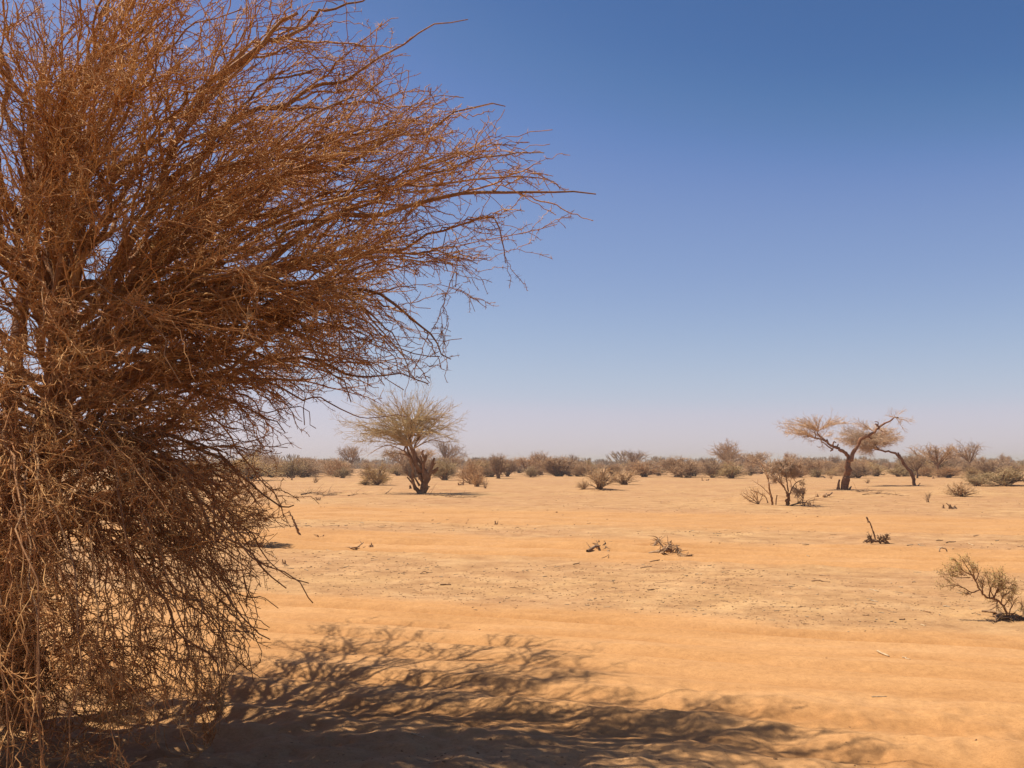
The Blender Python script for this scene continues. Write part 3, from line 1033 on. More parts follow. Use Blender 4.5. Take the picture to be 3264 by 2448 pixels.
# the twiggy saplings in front of the forked tree
TO, TS = (2100, 1380), 4.424
hero("bare_sapling", "thin pale-barked sapling with a forked top, left of the two in front of the treeline", "tree",
     (1605, 1015), TO, TS,
     stems=[([(1607, 1025), (1590, 930), (1572, 850), (1555, 740), (1538, 640)], 15, 9)],
     stubs=[],
     limbs=[([(1575, 880), (1500, 800), (1430, 740), (1310, 660)], 8, 3), ([(1538, 650), (1490, 560), (1420, 540), (1370, 545)], 7, 2), ([(1540, 640), (1520, 560), (1480, 480), (1420, 400)], 8, 2),
            ([(1545, 650), (1600, 580), (1660, 520), (1720, 470)], 7, 2), ([(1540, 640), (1560, 520), (1570, 400), (1560, 350)], 8, 2), ([(1500, 530), (1400, 460), (1310, 430)], 5, 2), ([(1600, 580), (1640, 440), (1680, 360)], 5, 2)],
     twigs=[(2.8, 1.3, 40, 6, .2, .010, .0042, (0, 0, .03), 1, .25), (1.9, .55, 45, 4, .2, .006, .0036, None, 1, .1)],
     mats=[M_LIMB, M_PALE, M_RUST], seed=41, group="bare saplings on the sandy rise")
hero("bare_sapling", "multi-stemmed golden sapling with a stout short base, right of the two on the rise", "tree",
     (1815, 1012), TO, TS,
     stems=[([(1815, 1025), (1822, 940), (1825, 880)], 28, 17), ([(1825, 890), (1780, 790), (1720, 680), (1690, 580)], 12, 6), ([(1828, 880), (1812, 740), (1800, 640), (1770, 540)], 11, 5), ([(1835, 890), (1880, 780), (1940, 700), (2010, 665)], 11, 5)],
     stubs=[([(1650, 1012), (1655, 940), (1667, 876)], 9, 7)],
     limbs=[([(1760, 770), (1690, 690), (1615, 620)], 6, 3), ([(1690, 590), (1680, 500), (1720, 430)], 6, 2), ([(1770, 550), (1800, 450), (1850, 380)], 6, 2), ([(1690, 590), (1640, 520), (1600, 470)], 5, 2),
            ([(1880, 780), (1860, 680), (1880, 560), (1960, 470)], 6, 2), ([(1800, 640), (1880, 560), (1930, 520)], 5, 2), ([(1720, 680), (1740, 560), (1700, 460)], 5, 2), ([(1940, 700), (1900, 640), (1950, 590)], 5, 2), ([(1860, 860), (1900, 820), (1960, 830)], 5, 2)],
     twigs=[(10, 1.2, 40, 6, .2, .013, .006, (0, 0, .03), 1, .25), (12, .55, 45, 4, .2, .008, .005, None, 1, .1), (9, .28, 45, 3, .2, .007, .005, None, 1, .1)],
     mats=[M_LIMB, M_PALE, M_RUST], seed=43, group="bare saplings on the sandy rise")
hero("dead_shrub", "small upright dead shrub at the right end of the sapling rise", "shrub",
     (2030, 1022), TO, TS,
     stems=[([(2030, 1030), (2030, 950), (2035, 880), (1995, 770)], 9, 4)], limbs=[([(2035, 880), (2060, 800)], 5, 2), ([(2030, 920), (1960, 830), (1930, 760)], 5, 2), ([(2010, 800), (2040, 740), (2030, 700)], 4, 2), ([(2030, 960), (1960, 900)], 4, 2)],
     twigs=[(9, .8, 45, 5, .2, .011, .006, None, 1, .2), (9, .35, 45, 4, .2, .008, .005, None, 1, .1)], mats=[M_DEAD, M_DEAD, M_DEAD], seed=45)
hero("dead_shrub", "low dry shrub fanning out to the left at the foot of the sapling rise", "shrub",
     (1405, 995), TO, TS,
     stems=[([(1410, 1002), (1330, 940), (1260, 890), (1190, 840)], 7, 3), ([(1410, 1002), (1350, 900), (1300, 830)], 7, 3), ([(1405, 1002), (1390, 900), (1370, 820)], 7, 3), ([(1400, 1002), (1290, 960), (1180, 880)], 6, 3), ([(1538, 972), (1490, 890), (1400, 840), (1290, 800)], 7, 3), ([(1410, 1002), (1440, 930), (1470, 850)], 6, 3)], limbs=[],
     twigs=[(4, 1.1, 25, 5, .12, .010, .005, (0, 0, .03), 1, .2), (5, .5, 32, 4, .15, .006, .0045, None, 1, .1)], mats=[M_DEAD, M_DEAD, M_PALE], seed=47)

# the little leaning bush close by on the right
BO, BS = (2700, 1640), 3.922
hero("leaning_thorn_bush", "small green-tinged thorn bush leaning to the left on bare sand, nearest on the right", "shrub",
     (2005, 1265), BO, BS,
     stems=[([(2005, 1280), (1972, 1170), (1900, 1085), (1830, 1055), (1730, 1025), (1660, 935), (1605, 830)], 15, 8), ([(2025, 1275), (2035, 1200), (2065, 1130)], 9, 4), ([(1990, 1280), (1945, 1240), (1900, 1270)], 8, 4), ([(2030, 1275), (2080, 1240), (2110, 1215)], 8, 4)],
     stubs=[],
     limbs=[([(1605, 830), (1560, 760), (1480, 720), (1410, 690), (1260, 660)], 8, 2), ([(1605, 830), (1540, 720), (1490, 640), (1440, 565)], 9, 2), ([(1560, 760), (1450, 700), (1380, 600), (1345, 560)], 8, 2), ([(1600, 820), (1570, 700), (1530, 620), (1500, 560)], 8, 2), ([(1610, 830), (1640, 740), (1590, 630)], 7, 2),
            ([(1660, 940), (1560, 975), (1480, 930), (1400, 890), (1330, 880), (1185, 905)], 9, 2), ([(1540, 790), (1400, 790), (1320, 760), (1180, 740)], 7, 2), ([(1500, 760), (1370, 740), (1290, 690)], 6, 2),
            ([(1700, 1010), (1690, 900), (1720, 800), (1740, 740)], 9, 2), ([(1780, 1040), (1790, 930), (1840, 830), (1830, 700)], 9, 2), ([(1830, 1055), (1870, 960), (1900, 850), (1910, 700)], 10, 2), ([(1870, 970), (1950, 900), (2010, 850), (2080, 880)], 9, 2), ([(1870, 960), (1960, 840), (1990, 780)], 8, 2), ([(1850, 1060), (1800, 960), (1770, 860), (1760, 760)], 8, 2), ([(1900, 930), (2000, 920), (2090, 930)], 7, 2),
            ([(1930, 1110), (1940, 1040), (1990, 990), (2060, 1000)], 8, 2), ([(1960, 1150), (2010, 1080), (2050, 1020)], 8, 2), ([(2035, 1200), (2080, 1120), (2110, 1060)], 6, 2), ([(1940, 1120), (1880, 1090), (1870, 1140), (1900, 1220)], 5, 2), ([(2170, 1090), (2190, 1180), (2210, 1250)], 3, 2)],
     twigs=[(5.5, 1.15, 38, 6, .15, .004, .0020, (0, 0, .06), 1, .2), (6, .5, 42, 4, .16, .0028, .0018, (0, 0, .04), 1, .1)],
     mats=[M_LIMB, M_LIMB, M_PALE, M_LEAF], seed=51, leaf=(3600, .0075, None))

# the heap of dead roots with one tall stalk
hero("dead_root_clump", "heap of dead roots with one thin tall stalk leaning left, on a low sand mound", "dead plant",
     (355, 368), BO, BS,
     stems=[([(358, 320), (340, 240), (300, 130), (275, 80)], 6, 4), ([(352, 318), (325, 230), (290, 120), (262, 75), (236, 32)], 5, 5), ([(262, 72), (240, 30)], 9, 9)],
     stubs=[([(410, 360), (450, 320), (500, 290)], 11, 7), ([(430, 330), (480, 350), (530, 372), (585, 382)], 12, 6), ([(470, 310), (500, 340), (530, 360)], 12, 8), ([(220, 330), (260, 310), (290, 300)], 10, 6), ([(290, 330), (285, 290)], 8, 5), ([(380, 300), (395, 260)], 9, 5), ([(450, 300), (460, 262)], 8, 5), ([(490, 312), (545, 314)], 6, 4),
            ([(240, 345), (320, 320), (400, 335)], 16, 10), ([(300, 345), (360, 330), (420, 345)], 18, 12), ([(200, 345), (240, 335)], 8, 5)],
     limbs=[([(330, 330), (300, 300), (270, 285)], 5, 3), ([(400, 330), (420, 290), (430, 280)], 5, 3), ([(440, 330), (480, 300), (495, 262)], 5, 3)],
     twigs=[(26, .45, 45, 4, .2, .006, .004, None, 1, .1), (16, .25, 45, 3, .2, .005, .004, None, 1, .1)], mats=[M_DEAD, M_DEAD, M_DEAD], seed=53)

# the thorn shrub half hidden behind the big tree's lower twigs
rngs = np.random.default_rng(5)
hero("thorn_shrub", "open thorn shrub on a low mound, glimpsed behind the big tree's lowest twigs", "shrub",
     (1345, 262), (0, 1600), 1.956,
     stems=[([(1345, 275), (1385, 180), (1430, 110), (1455, 40)], 9, 4), ([(1340, 275), (1290, 180), (1270, 60), (1230, -60)], 9, 4), ([(1348, 275), (1340, 150), (1330, 0), (1350, -130)], 9, 4), ([(1350, 272), (1450, 200), (1530, 190), (1620, 200)], 7, 3), ([(1340, 272), (1240, 220), (1150, 160), (1090, 150)], 7, 3), ([(1345, 272), (1400, 90), (1440, -60), (1500, -150)], 8, 3)],
     limbs=[([(1430, 110), (1520, 60), (1600, -20)], 5, 2), ([(1340, 100), (1440, -30), (1560, -110)], 5, 2), ([(1280, 100), (1180, 40), (1100, 0)], 5, 2), ([(1330, 0), (1260, -100), (1230, -180)], 4, 2), ([(1385, 180), (1500, 120), (1620, 110)], 5, 2), ([(1340, 150), (1420, 20), (1450, -140)], 4, 2), ([(1300, 190), (1200, 110), (1130, 90)], 4, 2)],
     twigs=[(7, 1.4, 35, 6, .15, .011, .005, (0, 0, .02), 1, .15), (8, .65, 40, 4, .16, .007, .0042, None, 1, .1), (5, .3, 45, 3, .16, .006, .004, None, 1, .1)], mats=[M_DEAD, M_TWIG, M_TWIG], seed=57)


# ------------------------------------------------------------------ bush and tree kinds for the scrub
def bush_kind(seed, mat_t, mat_l=None, nstem=16, open_=.9, dens=1.0, leaf=0, rt=.012, lo=8, vase=False):
    """unit thorn bush: about 1 high, 1 wide (radius .5), centred on its base"""
    rng = np.random.default_rng(seed)
    az = rng.uniform(0, 2 * math.pi, nstem)
    el = np.arcsin(rng.uniform(math.sin(R(lo)), 1, nstem) ** (.8 if not vase else .45))
    K = 9
    P = np.zeros((nstem, K, 3))
    Rr = np.zeros((nstem, K))
    for n in range(nstem):
        d = np.array([math.cos(az[n]) * math.cos(el[n]), math.sin(az[n]) * math.cos(el[n]), math.sin(el[n])])
        tip = d * np.array([.46, .46, .92]) * rng.uniform(.72, 1.05) * open_
        mid = tip * .5 + np.array([0, 0, -.04 if vase else .05]) + rng.normal(0, .03, 3)
        b = np.append(rng.normal(0, .035, 2), -.02)
        P[n] = resample([b, mid, tip], K)
        Rr[n] = np.linspace(.018, .006, K)
    b1, r1 = grow(P, Rr, 24 * dens, .34, R(34), 6, .14, rng, .18, 1, .7, .007, rt * .30, (0, 0, .015), 1, .4)
    b2, r2 = grow(b1, r1, 17 * dens, .15, R(42), 4, .17, rng, .1, 1, .8, .0045, rt * .26, None, 1, .3)
    def ok(b, r):
        q = (b[:, -1, 0] ** 2 + b[:, -1, 1] ** 2) / .27 + (b[:, -1, 2] - .25) ** 2 / .66
        k_ = (b[:, :, 2].min(1) > .005) & (q < rng.uniform(.8, 1.35, len(b)))
        return b[k_], r[k_]
    b1, r1 = ok(b1, r1)
    b2, r2 = ok(b2, r2)
    gs, gc = Geo(), Geo()
    gs.tubes(P, Rr, 5)
    gc.tubes(b1, r1, 3)
    gc.tubes(b2, r2, 3)
    if leaf:
        idx = rng.integers(0, len(b2), leaf)
        gc.leaves(b2[idx, rng.integers(1, 5, leaf)] + rng.normal(0, .01, (leaf, 3)), .011, rng, 1)
    return gs.mesh("bush_stems", [M_DEAD]), gc.mesh("bush_crown", [mat_t] + ([mat_l] if mat_l else []))


def tree_kind(seed, mat_t, mat_l=None, flat=.5, trunk=.35, leaf=0, dens=1.0, lean=0.0, umbrella=True):
    """unit acacia: 1 high, crown about 1 wide"""
    rng = np.random.default_rng(seed)
    K = 9
    nl = 15
    top = np.array([lean * .5, 0, trunk])
    tp = [resample([(0, 0, -.03), (lean * .15 + rng.normal(0, .015), rng.normal(0, .015), trunk * .5), top], K)]
    tr = [np.linspace(.032, .022, K)]
    P, Rr = [], []
    for n in range(nl):
        az = 2 * math.pi * (n + rng.uniform(0, .8)) / nl
        rr = rng.uniform(.2, .52) if n > 4 else rng.uniform(.05, .25)
        z = 1 - flat * (1 - trunk) * (rr / .52) ** 2 * rng.uniform(.6, 1.2)
        tip = np.array([lean + rr * math.cos(az), rr * math.sin(az), min(z, .97)])
        mid = top * .5 + tip * .5 + np.array([0, 0, .03 if not umbrella else -.05]) + rng.normal(0, .02, 3)
        P.append(resample([top - (0, 0, rng.uniform(0, .08)), mid, tip], K))
        Rr.append(np.linspace(.016, .004, K))
    P, Rr = np.array(P), np.array(Rr)
    b1, r1 = grow(P, Rr, 24 * dens, .26, R(34), 6, .14, rng, .25, 1, .7, .006, .003, (0, 0, .02), .7, .4)
    b2, r2 = grow(b1, r1, 17 * dens, .12, R(42), 4, .17, rng, .1, 1, .8, .0042, .0026, None, .8, .3)
    gs, gc = Geo(), Geo()
    gs.tubes(np.array(tp), np.array(tr), 7)
    gs.tubes(P, Rr, 5)
    gc.tubes(b1, r1, 3)
    gc.tubes(b2, r2, 3)
    if leaf:
        idx = rng.integers(0, len(b2), leaf)
        gc.leaves(b2[idx, rng.integers(1, 5, leaf)] + rng.normal(0, .008, (leaf, 3)), .010, rng, 1)
    return gs.mesh("acacia_trunk", [M_DEAD]), gc.mesh("acacia_crown", [mat_t] + ([mat_l] if mat_l else []))


BUSH = {
    "olive": [bush_kind(s, M_OLIVE, M_LEAF, 16, .92, 1.0, 1500) for s in (101, 102, 103)],
    "grey": [bush_kind(s, M_GREY, None, 16, .92, 1.15) for s in (111, 112, 113)],
    "green": [bush_kind(s, M_OLIVE, M_GLEAF, 16, .92, 1.0, 2600, lo=3) for s in (121, 122)],
    "vase": [bush_kind(s, M_GREY, None, 18, 1.0, .9, vase=True, lo=28) for s in (131, 132)],
    "twiggy": [bush_kind(s, M_PALE, None, 24, 1.0, .62, rt=.011, lo=10) for s in (141, 142)],
    "sparse": [bush_kind(s, M_DEAD, None, 9, 1.0, .22, rt=.012, lo=12) for s in (151, 152)],
    "flat": [tree_kind(s, M_GREY, None, .35, .5, 0, 1.1) for s in (161, 162)],
    "round": [tree_kind(s, M_GREY, None, .8, .36, 0, 1.25, umbrella=False) for s in (171, 172)],
    "wedge": [tree_kind(s, M_GREY, None, .15, .42, 0, 1.2) for s in (181, 182)],
    "lean": [tree_kind(191, M_GREY, None, .5, .45, 0, 1.1, -.35)],
}
prng = np.random.default_rng(77)


def plant(kind, var, sx, sy, wpx, top, label, cat="shrub", name=None, group=None, rz=None, base=None):
    p = spot(sx, sy) if base is None else base
    m = p[1] / F
    h = (sy - top) * m
    w = wpx * m * 1.15
    st, cr = BUSH[kind][var % len(BUSH[kind])]
    treeish = kind in ("flat", "round", "wedge", "lean")
    root = empty(name or ("acacia_tree" if treeish else "thorn_bush"), p, prng.uniform(0, 6.28) if rz is None else rz, (w, w, h))
    tag(root, label, cat if not treeish else "tree", group)
    part("trunk" if treeish else "stems", st, root)
    part("crown", cr, root)
    return root


G1 = "scrub beyond the sand track"
PL = [
    # behind the big tree, far left
    ("olive", 0, 640, 1545, 150, 1440, "olive thorn bush nearest the left edge gap, screened by brown twigs"),
    ("olive", 1, 792, 1532, 190, 1446, "rounded olive thorn bush with a dark foot, just right of the big tree's drooping tips"),
    ("grey", 0, 900, 1519, 120, 1464, "brown thorn bush with a low dark trunk gap, left part of the dense scrub row"),
    ("grey", 1, 980, 1518, 130, 1457, "tall brown thorn bush with several dark trunks in the dense scrub row"),
    ("grey", 2, 1068, 1516, 96, 1460, "brown thorn bush below the wedge-shaped acacia"),
    ("flat", 0, 850, 1512, 70, 1455, "far dark flat-topped acacia poking above the scrub row"),
    ("wedge", 0, 1122, 1506, 86, 1430, "dense wedge-crowned acacia rising behind the scrub, left of the umbrella acacia"),
    ("green", 0, 1072, 1519, 46, 1492, "little grey-green bush on open sand in front of the scrub row"),
    ("sparse", 0, 1003, 1539, 62, 1512, "sparse dead shrub standing alone on pale sand"),
    ("sparse", 1, 930, 1531, 34, 1509, "tiny thin dead shrub in front of the dense scrub row"),
    ("olive", 2, 1200, 1544, 96, 1459, "yellowish thorn bush on a sand hummock, left of the umbrella acacia trunk"),
    ("green", 1, 1168, 1547, 60, 1528, "low tuft of dry growth at the foot of the yellowish hummock bush"),
    ("olive", 0, 1268, 1517, 80, 1477, "dome-shaped pale olive bush behind the umbrella acacia's left stems"),
    ("round", 0, 1422, 1504, 106, 1410, "pale round-crowned bare tree behind the umbrella acacia, right side"),
    ("olive", 1, 1418, 1530, 118, 1459, "wide dense olive bush directly right of the umbrella acacia trunk"),
    ("grey", 1, 1500, 1543, 96, 1457, "tall greyish bush right of the wide dense olive bush"),
    ("twiggy", 0, 1520, 1551, 60, 1500, "small sandy-brown bush leaning on the tall greyish bush"),
    ("sparse", 0, 1547, 1558, 36, 1524, "small dark scorched shrub on open sand"),
    ("vase", 0, 1588, 1523, 80, 1442, "vase-shaped bush with bare upright top twigs"),
    ("lean", 0, 1684, 1513, 100, 1462, "dark leaning acacia with its trunk tilted to the left"),
    ("vase", 1, 1722, 1513, 100, 1441, "broad bare-topped bush joined to the leaning acacia"),
    ("grey", 2, 1818, 1518, 92, 1450, "bushy thorn tree with a short forked dark trunk"),
    ("olive", 2, 1880, 1513, 90, 1458, "bush just right of the short forked dark trunk"),
    ("twiggy", 1, 1908, 1564, 128, 1488, "twiggy tan bush with splayed stems, nearest in the middle of the plain"),
    ("twiggy", 0, 1860, 1561, 50, 1528, "low left wing shrub beside the splayed tan bush"),
    ("twiggy", 1, 1992, 1545, 118, 1494, "compact tan dome bush with dark foot, right of the splayed tan bush"),
    ("grey", 0, 2037, 1508, 60, 1476, "small dark-footed bush under the flat-topped acacia"),
    ("flat", 1, 2020, 1507, 92, 1443, "flat-topped acacia with a crown tilting up to the right"),
    ("green", 0, 2100, 1516, 68, 1486, "grey-green low bush alone right of the flat-topped acacia"),
    ("green", 1, 2174, 1503, 38, 1487, "tiny distant grey-green bush in the gap of the treeline"),
    ("grey", 1, 2240, 1500, 70, 1456, "grey bush of the treeline left of the pale round tree"),
    ("round", 1, 2322, 1510, 110, 1417, "pale bare round-crowned tree standing above a dense bush"),
    ("olive", 1, 2332, 1525, 112, 1472, "dense round bush in front of the pale bare tree"),
    ("grey", 2, 2410, 1508, 80, 1455, "grey thorn bush behind the left bare sapling"),
    ("grey", 0, 2561, 1503, 92, 1448, "dark-stemmed bush seen between the saplings and the forked acacia"),
    ("wedge", 1, 2515, 1500, 40, 1450, "small far dark umbrella tree above the saplings"),
    ("grey", 1, 2612, 1502, 56, 1455, "narrow bush left of the forked acacia's trunk"),
    ("vase", 0, 2662, 1501, 56, 1449, "vase-shaped dark bush touching the forked acacia's trunk"),
    ("olive", 0, 2760, 1515, 104, 1477, "broad low olive bush right of the forked acacia's trunk"),
    ("olive", 2, 2742, 1506, 90, 1454, "taller olive bush behind the broad low one"),
    ("green", 0, 2858, 1513, 42, 1478, "small roundish bush left of the leaning trunk"),
    ("olive", 1, 2925, 1513, 120, 1440, "large olive bush behind the leaning trunk"),
    ("sparse", 0, 2650, 1526, 26, 1505, "tiny dry shrub left of the forked acacia's foot"),
    ("sparse", 1, 2765, 1541, 40, 1524, "flattened dry shrub right of the forked acacia's foot"),
    ("grey", 2, 3045, 1505, 100, 1446, "big dark-centred bush at the right of the treeline"),
    ("grey", 0, 3118, 1503, 84, 1449, "dark purple-brown bush second from the right in the treeline"),
    ("grey", 1, 3190, 1503, 84, 1453, "low bush with a dark foot near the right edge treeline"),
    ("olive", 2, 3255, 1500, 60, 1458, "treeline bush cut by the right edge"),
    ("green", 1, 3195, 1551, 200, 1488, "big sprawling grey-green bush cut by the right edge"),
    ("green", 0, 3115, 1549, 110, 1502, "left part bush of the sprawling grey-green growth near the right edge"),
    ("twiggy", 0, 3062, 1578, 118, 1528, "splayed tan bush on a sand hummock with a long thin shadow, near the right edge"),
    ("sparse", 1, 2958, 1601, 46, 1562, "small dry shrub with bare stems in front of the leaning acacia"),
    ("sparse", 0, 3258, 1935, 40, 1905, "scrap of dry thorn twigs cut by the right edge"),
]
for row in PL:
    plant(*row)

# the crowded treeline: bushes nothing tells apart
TLAB = "one of the small hazy brown bushes crowded along the horizon treeline"
tr = np.random.default_rng(404)
kinds = ["grey", "grey", "olive", "green", "vase", "wedge", "grey"]
n_line = 0
for n in range(285):
    sx = tr.uniform(400, 3330)
    D = 120 * math.exp(tr.uniform(0, .95))
    x = (sx - 1632) / F * D
    p = np.array([x, D, gz(x, D)])
    h = tr.uniform(1.5, 2.9)
    kind = kinds[tr.integers(0, len(kinds))]
    if tr.uniform() < .05:
        kind, h = ('flat', 'round', 'wedge')[n % 3], tr.uniform(3.8, 5.0)
    st, cr = BUSH[kind][tr.integers(0, len(BUSH[kind]))]
    w = h * (tr.uniform(1.0, 1.4) if kind in ('flat', 'round') else tr.uniform(1.5, 2.6))
    g = empty("treeline_bush", p, tr.uniform(0, 6.28), (w, w, h))
    tag(g, TLAB, "shrub", "treeline bushes along the horizon")
    part("stems", st, g)
    part("crown", cr, g)

# the woodland beyond reads as one mass
def far_wood():
    rng = np.random.default_rng(909)
    G = Geo()
    protos = []
    for s in range(5):
        n = 110
        az = rng.uniform(0, 6.28, n)
        z = rng.uniform(.05, 1, n)
        rr = .55 * np.sqrt(np.clip(1 - (z - .45) ** 2 / .36, .05, 1)) * rng.uniform(.3, 1, n)
        tip = np.stack([rr * np.cos(az), rr * np.sin(az), z], -1)
        d = unit(tip - np.array([0, 0, -.1]) + rng.normal(0, .15, (n, 3))) * rng.uniform(.2, .34, n)[:, None]
        pts = np.stack([tip - d, tip - d * .4 + rng.normal(0, .02, (n, 3)), tip], 1)
        protos.append((pts, np.tile(np.array([[.030, .024, .008]]), (n, 1))))
    for k in range(1000):
        th = rng.uniform(-R(40), R(40))
        D = 290 * math.exp(rng.uniform(0, 1.1))
        x, y = D * math.tan(th), D
        h = rng.uniform(2.6, 4.6) * (1.35 if rng.uniform() < .06 else 1)
        w = h * rng.uniform(1.1, 2.0)
        pts, rad = protos[k % 5]
        c, s = math.cos(k * 1.3), math.sin(k * 1.3)
        q = pts * np.array([w, w, h])
        q = np.stack([q[..., 0] * c - q[..., 1] * s, q[..., 0] * s + q[..., 1] * c, q[..., 2]], -1)
        G.tubes(q + np.array([x, y, gz(x, y)]), rad * h, 3)
    o = single("far_woodland", G.mesh("far_woodland", [M_FAR]))
    tag(o, "hazy band of distant scrub woodland along the whole horizon", "woodland", kind="stuff")


far_wood()


# ------------------------------------------------------------------ stumps, fallen branches, sticks
def chunk(name, label, cat, sx, sy, size, spikes, seed, mat=M_DEAD, group=None, hgt=1.0):
    """a low broken stump: a few ragged upright splinters from one lump of wood"""
    rng = np.random.default_rng(seed)
    p = spot(sx, sy)
    m = p[1] / F
    g = Geo()
    s = size * m * .85
    g.lump((0, 0, -.15 * s), (s * .5, s * .38, s * .5), rng, 0)
    for k in range(spikes):
        b = np.array([rng.uniform(-.35, .35) * s, rng.uniform(-.25, .25) * s, 0])
        tip = b + np.array([rng.normal(0, .25) * s, rng.normal(0, .2) * s, rng.uniform(.35, 1.0) * s * hgt])
        P = resample([b, .5 * (b + tip) + rng.normal(0, .06, 3) * s, tip], 6)
        g.tubes(P, np.linspace(.17, .06, 6) * s * rng.uniform(.7, 1.2), 6, cap=True)
    o = single(name, g.mesh(name, [mat], smooth=False), p)
    tag(o, label, cat, group)
    return o


STUMPS = [
    (1013, 1594, 24, 4, "small dark stump clump on the track edge, left of the umbrella acacia"),
    (1470, 1547, 24, 3, "low broken stump in front of the greyish bush"),
    (1423, 1530, 14, 2, "short post-like stump at the foot of the wide olive bush"),
    (1018, 1706, 34, 5, "ragged dark stump beside the leaning dead stick"),
    (1182, 1744, 22, 4, "dark splintered stump on the sand, right of the shaded mound"),
    (908, 1801, 26, 3, "low pointed stump in front of the shaded mound"),
    (1582, 1672, 16, 3, "tiny lone stump standing in the middle of the smooth track"),
    (2172, 1519, 18, 3, "left of two little dark stumps far out on the plain"),
    (2187, 1519, 14, 2, "right of two little dark stumps far out on the plain"),
    (2238, 1532, 14, 2, "pale and dark stump left of a twin, before the round dense bush"),
    (2254, 1532, 14, 3, "dark stump right of its twin, before the round dense bush"),
    (2604, 1583, 16, 3, "small tan stump left of the curled log, before the forked acacia"),
    (3008, 1620, 20, 3, "small clod of roots left of a larger clod, toward the right edge"),
    (3040, 1622, 30, 4, "flat brown clod of roots toward the right edge"),
    (2630, 1524, 10, 3, "little dark stump behind and left of the forked acacia's foot"),
    (2975, 1526, 12, 2, "dark knob of wood on the sand right of the leaning trunk"),
    (2510, 1834, 10, 2, "tiny dark knob of wood in the littered strip"),
]
for k, (sx, sy, size, spk, lab) in enumerate(STUMPS):
    chunk("stump", lab, "stump", sx, sy, size, spk, 600 + k, M_DEAD, "stumps and root clods on the plain", .9)


def fallen(name, label, cat, lines, seed, mat=M_DEAD, group=None, twigs=True, sideper=16, tl=.35):
    """branches lying on the ground: lines of photo pixels with a lift in metres"""
    rng = np.random.default_rng(seed)
    base = spot(*lines[0][0][0][:2])
    PP, RR, mes = [], [], []
    for pts, r0, r1 in lines:
        W = []
        for p in pts:
            q = spot(p[0], p[1])
            q[2] += r0 * .6 + (p[2] if len(p) > 2 else 0)
            W.append(q)
        P = resample(W, 12)
        P[1:-1] += rng.normal(0, .5, P[1:-1].shape) * r0
        rr = np.linspace(r0, r1, 12)
        g = Geo()
        g.tubes(P - base, rr, 6, cap=True)
        mes.append(g.mesh("branch", [mat]))
        PP.append(P)
        RR.append(rr)
    o = empty(name, base)
    tag(o, label, cat, group)
    for me in mes:
        part("branch", me, o)
    if twigs:
        gt = Geo()
        b, r = grow(np.array(PP), np.array(RR), sideper, tl, R(45), 4, .16, rng, .1, 1, .7, .012, .004, (0, 0, -.05), .5)
        zz = terrain(b[:, :, 0].ravel(), b[:, :, 1].ravel()).reshape(b.shape[:2])
        b[:, :, 2] = np.maximum(b[:, :, 2], zz + .006)
        gt.tubes(b - base, r, 3)
        part("twig_spray", gt.mesh("twig_spray", [mat]), o)
    return o


FG = "fallen branches lying on the plain"
fallen("fallen_branch", "dry fallen branch pile left of the umbrella acacia, on the track's far edge", "branch",
       [([(960, 1577), (1000, 1572), (1040, 1579), (1075, 1578)], .04, .015), ([(1030, 1582), (1060, 1574), (1090, 1572)], .03, .012)], 701, group=FG, tl=.8, sideper=5)
fallen("fallen_branch", "thin fallen branch right beside the dry branch pile, nearer the umbrella acacia", "branch",
       [([(1110, 1581), (1140, 1575), (1165, 1576)], .03, .012), ([(1230, 1574), (1250, 1566, .25)], .025, .01)], 702, group=FG, tl=.6, sideper=5)
fallen("fallen_branch", "litter of broken branches lying under the umbrella acacia's right side", "branch",
       [([(1350, 1577), (1400, 1580), (1450, 1581)], .03, .012), ([(1420, 1584), (1470, 1586), (1520, 1585)], .03, .012)], 703, group=FG, tl=.6, sideper=7)
fallen("fallen_branch", "dark crooked branch tangle trailing off the right end of the sapling rise", "branch",
       [([(2520, 1612), (2560, 1611, .1), (2600, 1618, .05)], .035, .015), ([(2560, 1612), (2575, 1600, .25), (2590, 1616)], .03, .012)], 704, group=FG, tl=.7, sideper=8)
fallen("fallen_branch", "dark stick lying slanted on the littered strip, upper left end of it", "branch",
       [([(1872, 1762), (1890, 1757, .03), (1922, 1743, .03)], .035, .014), ([(1925, 1750), (1942, 1754)], .03, .02)], 705, group=FG, tl=.18, sideper=12)
fallen("fallen_branch", "dead branch heap with an upright forked stub on the littered strip", "branch",
       [([(2070, 1760), (2110, 1762, .03), (2145, 1760)], .04, .015), ([(2068, 1757), (2095, 1748, .04), (2098, 1740, .10), (2094, 1745, .10), (2099, 1745, .17)], .02, .012),
        ([(2098, 1765), (2115, 1764, .03), (2140, 1757, .05)], .03, .012)], 706, group=FG, tl=.22, sideper=16)
fallen("fallen_branch", "low row of dry twigs just right of the branch heap with the upright stub", "branch",
       [([(2156, 1762), (2168, 1773), (2190, 1775), (2205, 1770)], .022, .01)], 707, group=FG, tl=.2, sideper=26)
fallen("fallen_branch", "curled log lying before the forked acacia", "branch",
       [([(2627, 1583, .05), (2632, 1586), (2642, 1584, .05), (2652, 1582, .15)], .07, .05)], 708, group=FG, twigs=False)
fallen("fallen_branch", "long dark branch litter on the sand right of the forked acacia's foot", "branch",
       [([(2730, 1566), (2790, 1571), (2850, 1573)], .03, .01), ([(2750, 1577), (2800, 1574), (2900, 1575)], .03, .01)], 709, group=FG, tl=.7, sideper=5)
fallen("fallen_branch", "snapped branch on the sand right of the shaded mound's stump", "branch",
       [([(1115, 1755), (1135, 1748, .04), (1158, 1743, .08)], .018, .01)], 710, group=FG, tl=.25, sideper=6)
